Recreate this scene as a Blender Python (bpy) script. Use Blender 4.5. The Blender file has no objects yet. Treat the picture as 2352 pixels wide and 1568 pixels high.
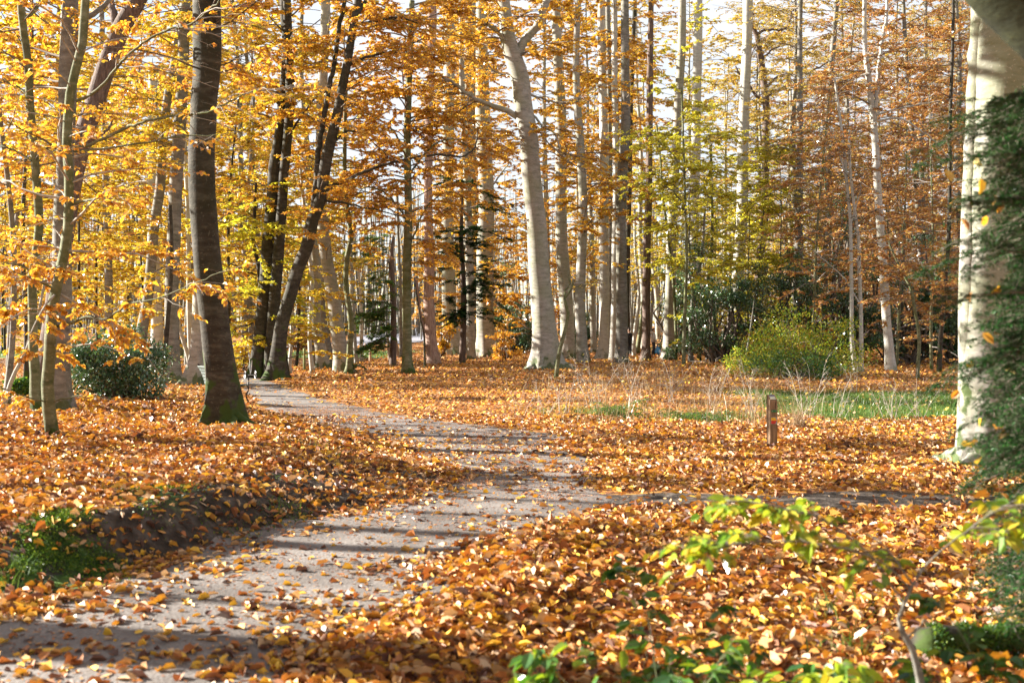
import bpy, bmesh, math
import numpy as np
from mathutils import Vector

rng = np.random.default_rng(11)
SC = bpy.context.scene
COL = SC.collection
F, CX, HY, CAMZ = 2613.0, 1176.0, 758.0, 1.6      # 40 mm lens, photo measured on a 2352 px wide copy
PI = math.pi

# ------------------------------------------------------------------ helpers
def sstep(a, b, x):
    t = np.clip((np.asarray(x, float) - a) / (b - a), 0, 1)
    return t * t * (3 - 2 * t)

def vnoise(x, y, f, seed=0):
    x = np.asarray(x, float) * f + 137.1 * seed; y = np.asarray(y, float) * f + 71.7 * seed
    xi = np.floor(x); yi = np.floor(y); xf = x - xi; yf = y - yi
    def h(a, b):
        s = np.sin(a * 127.1 + b * 311.7 + seed * 17.3) * 43758.5453
        return s - np.floor(s)
    u = xf * xf * (3 - 2 * xf); v = yf * yf * (3 - 2 * yf)
    a = h(xi, yi) * (1 - u) + h(xi + 1, yi) * u
    b = h(xi, yi + 1) * (1 - u) + h(xi + 1, yi + 1) * u
    return (a * (1 - v) + b * v) * 2 - 1

def nrm(v):
    return v / np.maximum(np.linalg.norm(v, axis=-1, keepdims=True), 1e-9)

# ------------------------------------------------------------------ terrain
EDGE = [(1700, -900, 560), (1568, -500, 640), (1500, -250, 720), (1450, -100, 830), (1400, 60, 950), (1350, 200, 1000),
        (1300, 330, 1010), (1260, 480, 1080), (1230, 560, 1180), (1200, 700, 1290), (1170, 820, 1330), (1150, 960, 1420),
        (1120, 1030, 1380), (1100, 1050, 1350), (1075, 1020, 1340), (1050, 980, 1325), (1025, 930, 1300), (1000, 840, 1285),
        (985, 760, 1200), (970, 690, 1040), (950, 650, 900), (930, 610, 800), (910, 575, 720), (895, 560, 680),
        (880, 555, 630), (868, 550, 590)]
_ed = np.array([(CAMZ * F / (y - HY), (a - CX) * CAMZ / (y - HY), (b - CX) * CAMZ / (y - HY)) for y, a, b in EDGE])
def path_l(y): return np.interp(y, _ed[:, 0], _ed[:, 1])
def path_r(y): return np.interp(y, _ed[:, 0], _ed[:, 2])
def path_in(x, y):                                   # >0 inside the path, metres from its ragged edge
    n = 0.22 * vnoise(x, y, 1.3, 3) + 0.12 * vnoise(x, y, 4, 5)
    d = np.minimum(x - path_l(y), path_r(y) - x) + n
    return np.where((y > 3) & (y < 37.5), d, -1.0)

def height(x, y):
    x = np.asarray(x, float); y = np.asarray(y, float)
    s = path_l(y) - x
    w = sstep(6.9, 7.7, y) * (1 - sstep(22, 34, y))
    ramp = 0.5 + 1.9 * sstep(8.6, 12, y)
    h = 0.30 * w * sstep(0.02, 1, s / ramp)
    t = x - path_r(y)
    h = h + 0.09 * np.exp(-((t - 0.6) / 0.5) ** 2) * sstep(5, 6, y) * (1 - sstep(8.5, 10, y))
    off = sstep(0.0, 0.6, np.maximum(s, t))
    h = h + (0.012 + 0.05 * off) * vnoise(x, y, 0.8, 1) + 0.018 * off * vnoise(x, y, 2.6, 2)
    h = h - 0.75 * sstep(50, 57, y) * (1 - sstep(64, 67.5, y)) * (1 - sstep(-9.5, -7, x))
    h = h + 0.021 * np.maximum(0, y - 84) * (1 - 0.5 * sstep(180, 260, y))
    return h

def hit(px, py):
    """point of the ground seen at a pixel of the photo"""
    a = (px - CX) / F; b = (HY - py) / F
    d = np.geomspace(3.5, 240, 6000)
    k = np.nonzero(CAMZ + b * d <= height(a * d, d))[0]
    d0 = d[k[0]] if len(k) else 200.0
    return a * d0, d0

def P3(px, py, d):
    return np.array([(px - CX) * d / F, d, CAMZ + (HY - py) * d / F])

# ------------------------------------------------------------------ mesh builder
class MB:
    def __init__(s): s.v = []; s.f = []; s.n = 0
    def add(s, V, Q, mat=0, rnd=None, smooth=True):
        V = np.asarray(V, float).reshape(-1, 3); Q = np.asarray(Q, int)
        if rnd is None: rnd = np.zeros(len(Q))
        s.v.append(V); s.f.append((Q + s.n, mat, np.broadcast_to(rnd, (len(Q),)), smooth)); s.n += len(V)
    def build(s, name, mats, parent=None, org=(0, 0, 0)):
        me = bpy.data.meshes.new(name)
        V = np.concatenate(s.v) - np.asarray(org, float)
        me.vertices.add(len(V)); me.vertices.foreach_set('co', V.astype(np.float32).ravel())
        loops = np.concatenate([q.ravel() for q, *_ in s.f]); tot = np.concatenate([np.full(len(q), q.shape[1]) for q, *_ in s.f])
        start = np.concatenate([[0], np.cumsum(tot)[:-1]])
        me.loops.add(len(loops)); me.loops.foreach_set('vertex_index', loops.astype(np.int32))
        me.polygons.add(len(tot)); me.polygons.foreach_set('loop_start', start.astype(np.int32))
        me.polygons.foreach_set('material_index', np.concatenate([np.full(len(q), m) for q, m, *_ in s.f]).astype(np.int32))
        me.polygons.foreach_set('use_smooth', np.concatenate([np.full(len(q), sm) for q, m, r, sm in s.f]).astype(bool))
        me.update(calc_edges=True)
        at = me.attributes.new('rnd', 'FLOAT', 'FACE')
        at.data.foreach_set('value', np.concatenate([r for q, m, r, sm in s.f]).astype(np.float32))
        for m in (mats if isinstance(mats, (list, tuple)) else [mats]): me.materials.append(m)
        o = bpy.data.objects.new(name, me); COL.objects.link(o)
        if parent is not None: o.parent = parent
        else: o.location = Vector(org)
        return o

def tag(o, label=None, cat=None, group=None, kind=None):
    if label: o['label'] = label
    if cat: o['category'] = cat
    if group: o['group'] = group
    if kind: o['kind'] = kind
    return o

def thing(name, loc, label, cat, group=None, rz=0.0):
    o = bpy.data.objects.new(name, None); COL.objects.link(o)
    o.location = Vector(loc); o.rotation_euler = (0, 0, rz); o.empty_display_size = 0.2
    return tag(o, label, cat, group)

def tubes(mb, P, R, S=6, mat=0, lob=None, rnd=None):
    """P (n,K,3) centre lines, R (n,K) radii; lob(theta, k) multiplies the radius"""
    P = np.asarray(P, float); R = np.asarray(R, float); n, K, _ = P.shape
    T = nrm(np.gradient(P, axis=1))
    ax = nrm(P[:, -1] - P[:, 0])
    ref = np.where(np.abs(ax[:, 2:3]) > 0.75, np.array([[0.0, 1.0, 0.0]]), np.array([[0.0, 0.0, 1.0]]))[:, None, :]
    U = nrm(np.cross(T, ref)); W = np.cross(U, T)
    th = np.arange(S) * 2 * PI / S
    rr = R[:, :, None] * np.ones(S)
    if lob is not None: rr = rr * lob
    V = P[:, :, None, :] + rr[..., None] * (np.cos(th)[:, None] * U[:, :, None, :] + np.sin(th)[:, None] * W[:, :, None, :])
    i = np.arange(n)[:, None, None] * K * S; k = np.arange(K - 1)[None, :, None] * S; s = np.arange(S)[None, None, :]
    s2 = (s + 1) % S
    Q = np.stack([i + k + s, i + k + s2, i + k + S + s2, i + k + S + s], -1).reshape(-1, 4)
    mb.add(V, Q, mat, rnd if rnd is None else np.repeat(rnd, (K - 1) * S))

def leaves(mb, P, D, N, L, W, mat=1, rnd=None, fold=0.12, curl=0.15, fine=True):
    n = len(P)
    if n == 0: return
    D = nrm(D); S = nrm(np.cross(D, N)); N = np.cross(S, D)
    L = np.broadcast_to(L, (n,))[:, None]; W = np.broadcast_to(W, (n,))[:, None]
    if rnd is None: rnd = rng.random(n)
    if fine:
        cu = (curl * rng.normal(1, .8, n))[:, None]; fo = (fold * rng.normal(1, .8, n))[:, None]
        pts = [P, P + D * .28 * L + S * .44 * W + N * (fo * W + cu * .3 * L), P + D * .68 * L + S * .42 * W + N * (fo * W - cu * .1 * L),
               P + D * L - N * cu * L, P + D * .68 * L - S * .42 * W + N * (fo * W - cu * .1 * L), P + D * .28 * L - S * .44 * W + N * (fo * W + cu * .3 * L)]
        V = np.stack(pts, 1); b = np.arange(n)[:, None] * 6
        Q = np.concatenate([b + np.array([0, 1, 2, 3]), b + np.array([0, 3, 4, 5])])
        mb.add(V, Q, mat, np.concatenate([rnd, rnd]), smooth=False)
    else:
        V = np.stack([P, P + D * .45 * L + S * .5 * W, P + D * L, P + D * .45 * L - S * .5 * W], 1)
        mb.add(V, np.arange(n * 4).reshape(n, 4), mat, rnd, smooth=False)

def box(mb, c, size, mat=0, rot=None, bev=0.0):
    c = np.asarray(c, float); sx, sy, sz = np.asarray(size, float) / 2
    b = min(bev, .45 * min(sx, sy, sz) * 2) if bev else 0
    if not b:
        V = np.array([[x, y, z] for z in (-sz, sz) for x, y in ((-sx, -sy), (sx, -sy), (sx, sy), (-sx, sy))])
        Q = [[3, 2, 1, 0], [4, 5, 6, 7], [0, 1, 5, 4], [1, 2, 6, 5], [2, 3, 7, 6], [3, 0, 4, 7]]
        groups = [np.array(Q)]
    else:
        ring = lambda rx, ry, z: [[x, y, z] for x, y in ((-rx + b, -ry), (rx - b, -ry), (rx, -ry + b), (rx, ry - b), (rx - b, ry), (-rx + b, ry), (-rx, ry - b), (-rx, -ry + b))]
        V = np.array(ring(sx - b, sy - b, -sz) + ring(sx, sy, -sz + b) + ring(sx, sy, sz - b) + ring(sx - b, sy - b, sz))
        Q = [[k * 8 + i, k * 8 + (i + 1) % 8, (k + 1) * 8 + (i + 1) % 8, (k + 1) * 8 + i] for k in range(3) for i in range(8)]
        groups = [np.array(Q), np.array([[7, 6, 5, 4, 3, 2, 1, 0], [24 + i for i in range(8)]])]
    if rot is not None: V = V @ np.asarray(rot, float).T
    V = V + c; n0 = mb.n
    mb.v.append(V); mb.n += len(V)
    for g in groups: mb.f.append((g + n0, mat, np.zeros(len(g)), False))

def rotm(ax, a):
    c, s = math.cos(a), math.sin(a)
    return np.array({'x': [[1, 0, 0], [0, c, -s], [0, s, c]], 'y': [[c, 0, s], [0, 1, 0], [-s, 0, c]], 'z': [[c, -s, 0], [s, c, 0], [0, 0, 1]]}[ax])

def crom(pts, n):
    """Catmull-Rom resample of a polyline to n points (even in chord length)"""
    p = np.asarray(pts, float)
    if len(p) == 2: return p[0] + (p[1] - p[0]) * np.linspace(0, 1, n)[:, None]
    t = np.concatenate([[0], np.cumsum(np.linalg.norm(np.diff(p[:, :3], axis=0), axis=1) + 1e-6)])
    m = np.gradient(p, t, axis=0)
    u = np.linspace(0, t[-1], n); k = np.clip(np.searchsorted(t, u, 'right') - 1, 0, len(t) - 2)
    h = (t[k + 1] - t[k])[:, None]; s = ((u - t[k])[:, None]) / h
    return ((1 + 2 * s) * (1 - s) ** 2 * p[k] + s * (1 - s) ** 2 * h * m[k] + s * s * (3 - 2 * s) * p[k + 1] + s * s * (s - 1) * h * m[k + 1])

# ------------------------------------------------------------------ materials
def newmat(name):
    m = bpy.data.materials.new(name); m.use_nodes = True; nt = m.node_tree; nt.nodes.clear()
    out = nt.nodes.new('ShaderNodeOutputMaterial')
    return m, nt, out
def node(nt, t, **kw):
    n = nt.nodes.new(t)
    for k, v in kw.items():
        if k in n.inputs.keys(): n.inputs[k].default_value = v
        else: setattr(n, k, v)
    return n
def ramp(nt, stops, interp='LINEAR'):
    r = nt.nodes.new('ShaderNodeValToRGB'); cr = r.color_ramp; cr.interpolation = interp
    while len(cr.elements) < len(stops): cr.elements.new(0.5)
    for e, (p, c) in zip(cr.elements, stops): e.position = p; e.color = (*c, 1) if len(c) == 3 else c
    return r
def even(cols): return [((i + .0) / len(cols), c) for i, c in enumerate(cols)]

def leaf_mat(name, cols, trans=.45, gloss=.12, rough=.35, tint=(1.15, 1.0, .7)):
    m, nt, out = newmat(name); L = nt.links.new
    a = node(nt, 'ShaderNodeAttribute', attribute_name='rnd'); r = ramp(nt, even(cols), 'CONSTANT')
    L(a.outputs['Fac'], r.inputs[0])
    geo = node(nt, 'ShaderNodeNewGeometry'); nz = node(nt, 'ShaderNodeTexNoise', Scale=30.0, Detail=2.0)
    L(geo.outputs['Position'], nz.inputs['Vector'])
    mx = node(nt, 'ShaderNodeMix', data_type='RGBA', blend_type='MULTIPLY'); mx.inputs[0].default_value = .5
    rr = ramp(nt, [(.3, (.55, .5, .5)), (.7, (1.15, 1.15, 1.15))]); L(nz.outputs['Fac'], rr.inputs[0])
    L(r.outputs[0], mx.inputs[6]); L(rr.outputs[0], mx.inputs[7])
    d = node(nt, 'ShaderNodeBsdfDiffuse'); t = node(nt, 'ShaderNodeBsdfTranslucent'); g = node(nt, 'ShaderNodeBsdfGlossy', Roughness=rough)
    g.inputs['Color'].default_value = (1, 1, 1, 1)
    L(mx.outputs[2], d.inputs['Color'])
    tm = node(nt, 'ShaderNodeMix', data_type='RGBA', blend_type='MULTIPLY'); tm.inputs[0].default_value = 1; tm.inputs[7].default_value = (*tint, 1)
    L(mx.outputs[2], tm.inputs[6]); L(tm.outputs[2], t.inputs['Color'])
    a1 = node(nt, 'ShaderNodeMixShader'); a1.inputs[0].default_value = trans
    L(d.outputs[0], a1.inputs[1]); L(t.outputs[0], a1.inputs[2])
    fr = node(nt, 'ShaderNodeLayerWeight', Blend=.35); mu = node(nt, 'ShaderNodeMath', operation='MULTIPLY'); mu.inputs[1].default_value = gloss * 2
    L(fr.outputs['Fresnel'], mu.inputs[0]); ad = node(nt, 'ShaderNodeMath', operation='ADD'); ad.inputs[1].default_value = gloss * .35; L(mu.outputs[0], ad.inputs[0])
    a2 = node(nt, 'ShaderNodeMixShader'); L(ad.outputs[0], a2.inputs[0]); L(a1.outputs[0], a2.inputs[1]); L(g.outputs[0], a2.inputs[2])
    L(a2.outputs[0], out.inputs[0]); return m

def bark_mat(name, c0, c1, c2, furrow=False, moss=.5, mossh=.5, green=.25, bump=.4, side=0.0):
    """c0 dark, c1 mid, c2 light; moss climbs to mossh metres; green = algae tint"""
    m, nt, out = newmat(name); L = nt.links.new
    tc = node(nt, 'ShaderNodeTexCoord'); mp = node(nt, 'ShaderNodeMapping')
    mp.inputs['Scale'].default_value = (9, 9, 1.3) if furrow else (1.6, 1.6, 5)
    L(tc.outputs['Object'], mp.inputs[0])
    n1 = node(nt, 'ShaderNodeTexNoise', Scale=2.0, Detail=8.0, Roughness=.65); L(mp.outputs[0], n1.inputs['Vector'])
    n2 = node(nt, 'ShaderNodeTexNoise', Scale=1.1, Detail=5.0); L(tc.outputs['Object'], n2.inputs['Vector'])
    n3 = node(nt, 'ShaderNodeTexNoise', Scale=26.0, Detail=4.0); L(tc.outputs['Object'], n3.inputs['Vector'])
    r = ramp(nt, [(.32, c0), (.5, c1), (.68, c2)]); L(n1.outputs['Fac'], r.inputs[0])
    gx = node(nt, 'ShaderNodeMix', data_type='RGBA'); gx.inputs[7].default_value = (c1[0] * .62, c1[1] * .78, c1[2] * .36, 1)
    gr = ramp(nt, [(.42, (0, 0, 0)), (.62, (green,) * 3)]); L(n2.outputs['Fac'], gr.inputs[0]); L(gr.outputs[0], gx.inputs[0]); L(r.outputs[0], gx.inputs[6])
    # pale lichen flecks
    lx = node(nt, 'ShaderNodeMix', data_type='RGBA'); lx.inputs[7].default_value = (c2[0] * 1.25, c2[1] * 1.25, c2[2] * 1.2, 1)
    lr = ramp(nt, [(.60, (0, 0, 0)), (.68, (.5,) * 3)]); L(n3.outputs['Fac'], lr.inputs[0]); L(lr.outputs[0], lx.inputs[0]); L(gx.outputs[2], lx.inputs[6])
    sep = node(nt, 'ShaderNodeSeparateXYZ'); L(tc.outputs['Object'], sep.inputs[0])
    n4 = node(nt, 'ShaderNodeTexNoise', Scale=3.5, Detail=5.0); L(tc.outputs['Object'], n4.inputs['Vector'])
    ma = node(nt, 'ShaderNodeMath', operation='MULTIPLY_ADD'); ma.inputs[1].default_value = -1.0 / max(mossh, .01); ma.inputs[2].default_value = .95
    L(sep.outputs['Z'], ma.inputs[0]); mb_ = node(nt, 'ShaderNodeMath', operation='ADD'); L(ma.outputs[0], mb_.inputs[0])
    mm = node(nt, 'ShaderNodeMath', operation='MULTIPLY_ADD'); mm.inputs[1].default_value = 6.5; mm.inputs[2].default_value = -3.4; L(n4.outputs['Fac'], mm.inputs[0]); L(mm.outputs[0], mb_.inputs[1])
    mr = ramp(nt, [(.35, (0, 0, 0)), (.75, (moss,) * 3)]); L(mb_.outputs[0], mr.inputs[0])
    mx = node(nt, 'ShaderNodeMix', data_type='RGBA'); mx.inputs[7].default_value = (.042, .072, .010, 1)
    L(mr.outputs[0], mx.inputs[0]); L(lx.outputs[2], mx.inputs[6])
    b = node(nt, 'ShaderNodeBsdfPrincipled', Roughness=.85); b.inputs['Specular IOR Level'].default_value = .25
    L(mx.outputs[2], b.inputs['Base Color'])
    bp = node(nt, 'ShaderNodeBump', Strength=bump, Distance=.02 if not furrow else .035); 
    ba = node(nt, 'ShaderNodeMath', operation='MULTIPLY_ADD'); ba.inputs[1].default_value = .35; L(n3.outputs['Fac'], ba.inputs[0]); L(n1.outputs['Fac'], ba.inputs[2])
    L(ba.outputs[0], bp.inputs['Height']); L(bp.outputs[0], b.inputs['Normal'])
    L(b.outputs[0], out.inputs[0]); return m

def plain(name, col, rough=.6, metal=0.0, spec=.5, noise=.25, scale=20.0, bump=0.0, emit=None, stretch=(1, 1, 1)):
    m, nt, out = newmat(name); L = nt.links.new
    b = node(nt, 'ShaderNodeBsdfPrincipled', Roughness=rough, Metallic=metal); b.inputs['Specular IOR Level'].default_value = spec
    tc = node(nt, 'ShaderNodeTexCoord'); mp = node(nt, 'ShaderNodeMapping'); mp.inputs['Scale'].default_value = stretch; L(tc.outputs['Object'], mp.inputs[0])
    n = node(nt, 'ShaderNodeTexNoise', Scale=scale, Detail=6.0); L(mp.outputs[0], n.inputs['Vector'])
    r = ramp(nt, [(.3, tuple(c * (1 - noise) for c in col)), (.7, tuple(min(1, c * (1 + noise)) for c in col))]); L(n.outputs['Fac'], r.inputs[0])
    L(r.outputs[0], b.inputs['Base Color'])
    if bump:
        bp = node(nt, 'ShaderNodeBump', Strength=bump, Distance=.01); L(n.outputs['Fac'], bp.inputs['Height']); L(bp.outputs[0], b.inputs['Normal'])
    L(b.outputs[0], out.inputs[0]); return m

LEAF = {
 'orange': leaf_mat('orange_leaf', [(.68, 0.37, .04), (.78, 0.49, .05), (.60, 0.28, .03), (.82, 0.59, .06), (.74, 0.43, .04), (.52, 0.23, .03), (.80, 0.56, .07)], trans=.52),
 'amber': leaf_mat('amber_leaf', [(.76, 0.47, .04), (.82, 0.61, .05), (.68, 0.36, .03), (.84, 0.68, .06), (.78, 0.52, .04), (.58, 0.28, .03)], trans=.5),
 'gold': leaf_mat('golden_leaf', [(.80, 0.61, .04), (.82, 0.70, .05), (.76, 0.50, .04), (.72, 0.68, .06), (.84, 0.66, .05), (.62, 0.41, .04), (.74, 0.75, .08)], trans=.5),
 'yellow': leaf_mat('yellow_leaf', [(.76, .70, .06), (.82, .74, .08), (.62, .66, .07), (.84, .68, .06), (.70, .70, .07), (.54, .60, .07)], trans=.58, tint=(1.1, 1.05, .6)),
 'lime': leaf_mat('lime_leaf', [(.32, .44, .04), (.42, .50, .04), (.22, .35, .04), (.55, .52, .05), (.15, .28, .04), (.62, .48, .05)], trans=.5, gloss=.06, tint=(1.1, 1.1, .6)),
 'russet': leaf_mat('russet_leaf', [(.50, .24, .07), (.36, .16, .06), (.60, .32, .08), (.46, .20, .07), (.66, .44, .10), (.54, .26, .07), (.62, .50, .14)], trans=.45),
 'olive': leaf_mat('olive_leaf', [(.50, .42, .08), (.62, .48, .08), (.40, .36, .08), (.54, .30, .06), (.66, .54, .09)]),
 'green': leaf_mat('green_leaf', [(.055, .16, .022), (.085, .21, .027), (.035, .11, .027), (.12, .25, .028), (.06, .17, .035), (.22, .32, .03)], trans=.45, gloss=.08, tint=(1.3, 1.2, .5)),
 'holly': leaf_mat('holly_leaf', [(.05, .14, .04), (.075, .18, .05), (.035, .10, .035), (.10, .21, .06), (.06, .15, .05)], trans=.25, gloss=.18, rough=.3),
 'yew': leaf_mat('yew_needle', [(.014, .060, .014), (.022, .085, .018), (.010, .042, .012), (.035, .12, .022)], trans=.25, gloss=.04),
 'litter': leaf_mat('litter_leaf', [(.54, .24, .045), (.68, .36, .05), (.34, .12, .03), (.56, .35, .17), (.70, .38, .03), (.16, .06, .028), (.50, .18, .035), (.60, .42, .25), (.76, .46, .04), (.42, .15, .035), (.11, .045, .028), (.56, .27, .06)], trans=.15, gloss=.07, rough=.5, tint=(1.1, .9, .6)),
}
BARK = {
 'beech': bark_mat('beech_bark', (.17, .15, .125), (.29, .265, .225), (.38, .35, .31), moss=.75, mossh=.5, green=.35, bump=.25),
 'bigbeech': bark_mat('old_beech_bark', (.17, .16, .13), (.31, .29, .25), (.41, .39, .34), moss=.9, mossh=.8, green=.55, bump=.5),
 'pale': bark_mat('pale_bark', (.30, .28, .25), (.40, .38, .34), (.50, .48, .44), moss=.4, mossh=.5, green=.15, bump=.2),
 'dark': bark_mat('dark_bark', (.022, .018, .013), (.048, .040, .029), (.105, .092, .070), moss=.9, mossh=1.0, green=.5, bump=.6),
 'green': bark_mat('mossy_bark', (.07, .07, .04), (.14, .14, .075), (.25, .24, .16), moss=.9, mossh=.7, green=.6, bump=.4),
 'grey': bark_mat('grey_bark', (.09, .08, .068), (.17, .155, .135), (.27, .25, .22), moss=.6, mossh=.5, green=.3, bump=.4),
 'shade': bark_mat('shade_darkened_bark', (.010, .010, .007), (.024, .026, .013), (.045, .050, .022), moss=.5, mossh=2, green=.6, bump=.6),  # yew bark painted near-black: the bough's shade is put into its colour
 'brown': bark_mat('furrowed_bark', (.06, .042, .035), (.125, .085, .068), (.21, .155, .125), furrow=True, moss=.4, mossh=.35, green=.15, bump=.9),
 'pink': bark_mat('shredded_bark', (.17, .10, .075), (.34, .21, .16), (.50, .36, .28), furrow=True, moss=.2, mossh=.3, green=.05, bump=.9),
 'twig': plain('twig_bark', (.15, .12, .095), .85, spec=.2, noise=.4, scale=8),
 'twiggrey': plain('grey_twig_bark', (.24, .21, .185), .85, spec=.2, noise=.4, scale=8),
 'twigpale': plain('pale_twig_bark', (.34, .30, .25), .85, spec=.2, noise=.4, scale=8),
}

# ------------------------------------------------------------------ growing things
def grow(mb, O, A, E, L, r0, droop=.5, lat=.25, sec=.30, secl=.42, ter=.16, terl=.30, dens=45, ls=.075, asp=.62, fine=True,
         wood=0, leaf=1, K=7, tilt=.42, twigs=True, bare=0.0, needle=False, zmin=.05, leaf0=.12):
    """branches from origins O at azimuth A, elevation E, length L: flat sprays of twigs with leaves, as beech grows"""
    n = len(O)
    if n == 0: return
    A = np.asarray(A, float); E = np.asarray(E, float); L = np.asarray(L, float); r0 = np.broadcast_to(r0, (n,))
    t = np.linspace(0, 1, K)
    az = A[:, None] + np.cumsum(rng.normal(0, lat / 2, (n, K)), 1); el = E[:, None] - droop * t * rng.uniform(.6, 1.4, (n, 1)) + rng.normal(0, .09, (n, K))
    D = np.stack([np.cos(el) * np.cos(az), np.cos(el) * np.sin(az), np.sin(el)], -1)
    st = L[:, None, None] / (K - 1) * D
    P = O[:, None, :] + np.concatenate([np.zeros((n, 1, 3)), np.cumsum(st[:, :-1], 1)], 1)
    if twigs: tubes(mb, P, r0[:, None] * (1 - .82 * t), 5, wood)
    def along(P, j, u):
        K = P.shape[1]; q = u * (K - 1); k = np.minimum(q.astype(int), K - 2); f = (q - k)[:, None]
        return P[j, k] * (1 - f) + P[j, k + 1] * f, nrm(P[j, k + 1] - P[j, k])
    # second order
    cnt = np.maximum(1, (L / sec).astype(int)); j = np.repeat(np.arange(n), cnt); m = len(j)
    u = leaf0 + (1 - leaf0) * rng.random(m) ** .9
    p, d = along(P, j, u); sgn = rng.choice([-1., 1.], m)
    a2 = np.arctan2(d[:, 1], d[:, 0]) + sgn * rng.uniform(.45, 1.15, m); e2 = np.clip(np.arcsin(np.clip(d[:, 2], -1, 1)) * .5, -.5, .6) + rng.normal(0, .2, m)
    l2 = np.maximum(.12, L[j] * secl * (1.08 - u * .85) * rng.uniform(.55, 1.2, m))
    K2 = 5; t2 = np.linspace(0, 1, K2); az2 = a2[:, None] + np.cumsum(rng.normal(0, .16, (m, K2)), 1); el2 = e2[:, None] - droop * .55 * t2
    D2 = np.stack([np.cos(el2) * np.cos(az2), np.cos(el2) * np.sin(az2), np.sin(el2)], -1)
    P2 = p[:, None, :] + np.concatenate([np.zeros((m, 1, 3)), np.cumsum((l2[:, None, None] / (K2 - 1) * D2)[:, :-1], 1)], 1)
    if twigs: tubes(mb, P2, np.maximum(.0022, (r0[j] * .42 * (1 - .6 * u)))[:, None] * (1 - .75 * t2), 3, wood)
    # third order twigs
    c3 = np.maximum(0, (l2 / ter).astype(int)); j3 = np.repeat(np.arange(m), c3); m3 = len(j3)
    u3 = .1 + .9 * rng.random(m3); p3, d3 = along(P2, j3, u3); s3 = rng.choice([-1., 1.], m3)
    a3 = np.arctan2(d3[:, 1], d3[:, 0]) + s3 * rng.uniform(.4, 1.0, m3); e3 = np.arcsin(np.clip(d3[:, 2], -1, 1)) * .6 + rng.normal(0, .2, m3)
    l3 = l2[j3] * terl * rng.uniform(.5, 1.3, m3) * (1.15 - .6 * u3) + .03
    D3 = np.stack([np.cos(e3) * np.cos(a3), np.cos(e3) * np.sin(a3), np.sin(e3)], -1)
    P3_ = np.stack([p3, p3 + D3 * l3[:, None] * .55 + rng.normal(0, .012, (m3, 3)), p3 + D3 * l3[:, None] - np.array([0, 0, .02])], 1)
    if twigs and m3: tubes(mb, P3_, np.maximum(.0015, r0[j][j3] * .16)[:, None] * np.array([1, .8, .5]), 3, wood)
    # leaves
    for PP, ll in ((P2, l2), (P3_, l3)):
        if len(PP) == 0: continue
        live = rng.random(len(PP)) > bare
        c = rng.poisson(ll * dens) * live; jj = np.repeat(np.arange(len(PP)), c); q = len(jj)
        if q == 0: continue
        uu = rng.random(q); pp, dd = along(PP, jj, uu)
        if needle:
            sd = np.where(rng.random(q) < .5, -1., 1.); side = nrm(np.cross(dd, np.array([0, 0, 1.0]))) * sd[:, None]
            D4 = nrm(dd * .55 + side + rng.normal(0, .22, (q, 3))); N4 = nrm(np.array([0, 0, 1.0]) + rng.normal(0, .35, (q, 3)))
        else:
            ang = rng.normal(0, .95, q); ca, sa = np.cos(ang), np.sin(ang)
            D4 = np.stack([dd[:, 0] * ca - dd[:, 1] * sa, dd[:, 0] * sa + dd[:, 1] * ca, dd[:, 2] * .6 - .22 + rng.normal(0, .25, q)], -1)
            N4 = nrm(np.array([0, 0, 1.0]) + rng.normal(0, tilt, (q, 3)))
        sz = ls * rng.uniform(.65, 1.25, q)
        leaves(mb, pp, D4, N4, sz, sz * asp * rng.uniform(.85, 1.1, q), leaf, None, fine=fine)

def trunk_mesh(mb, W, R, S=16, flare=.6, nroot=6, fh=.35, wob=.03, mat=0):
    """W (K,3) centre line from base up, R (K,) radii; root flare at the base"""
    z = W[:, 2] - W[0, 2]; th = np.arange(S) * 2 * PI / S; ph = rng.random() * 6
    fl = np.exp(-np.maximum(z, 0) / fh)[:, None]
    lob = np.maximum(0, np.cos((th * nroot + ph + .7 * np.sin(2 * th + ph)) ) ) ** 1.5
    amp = 1 + fl * flare * (.28 + 1.45 * lob[None, :] * (1 + .5 * np.sin(th * 1 + ph * 2))[None, :])
    big = wob * (np.sin(th * 2 + ph + z[:, None] * .7) + .7 * np.sin(th * 3 - z[:, None] * 1.3 + ph * 2) + .4 * np.sin(th * 5 + z[:, None] * 3.1))
    amp = amp * (1 + big + rng.normal(0, wob * .18, amp.shape))
    tubes(mb, W[None], R[None], S, mat, amp[None])

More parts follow.
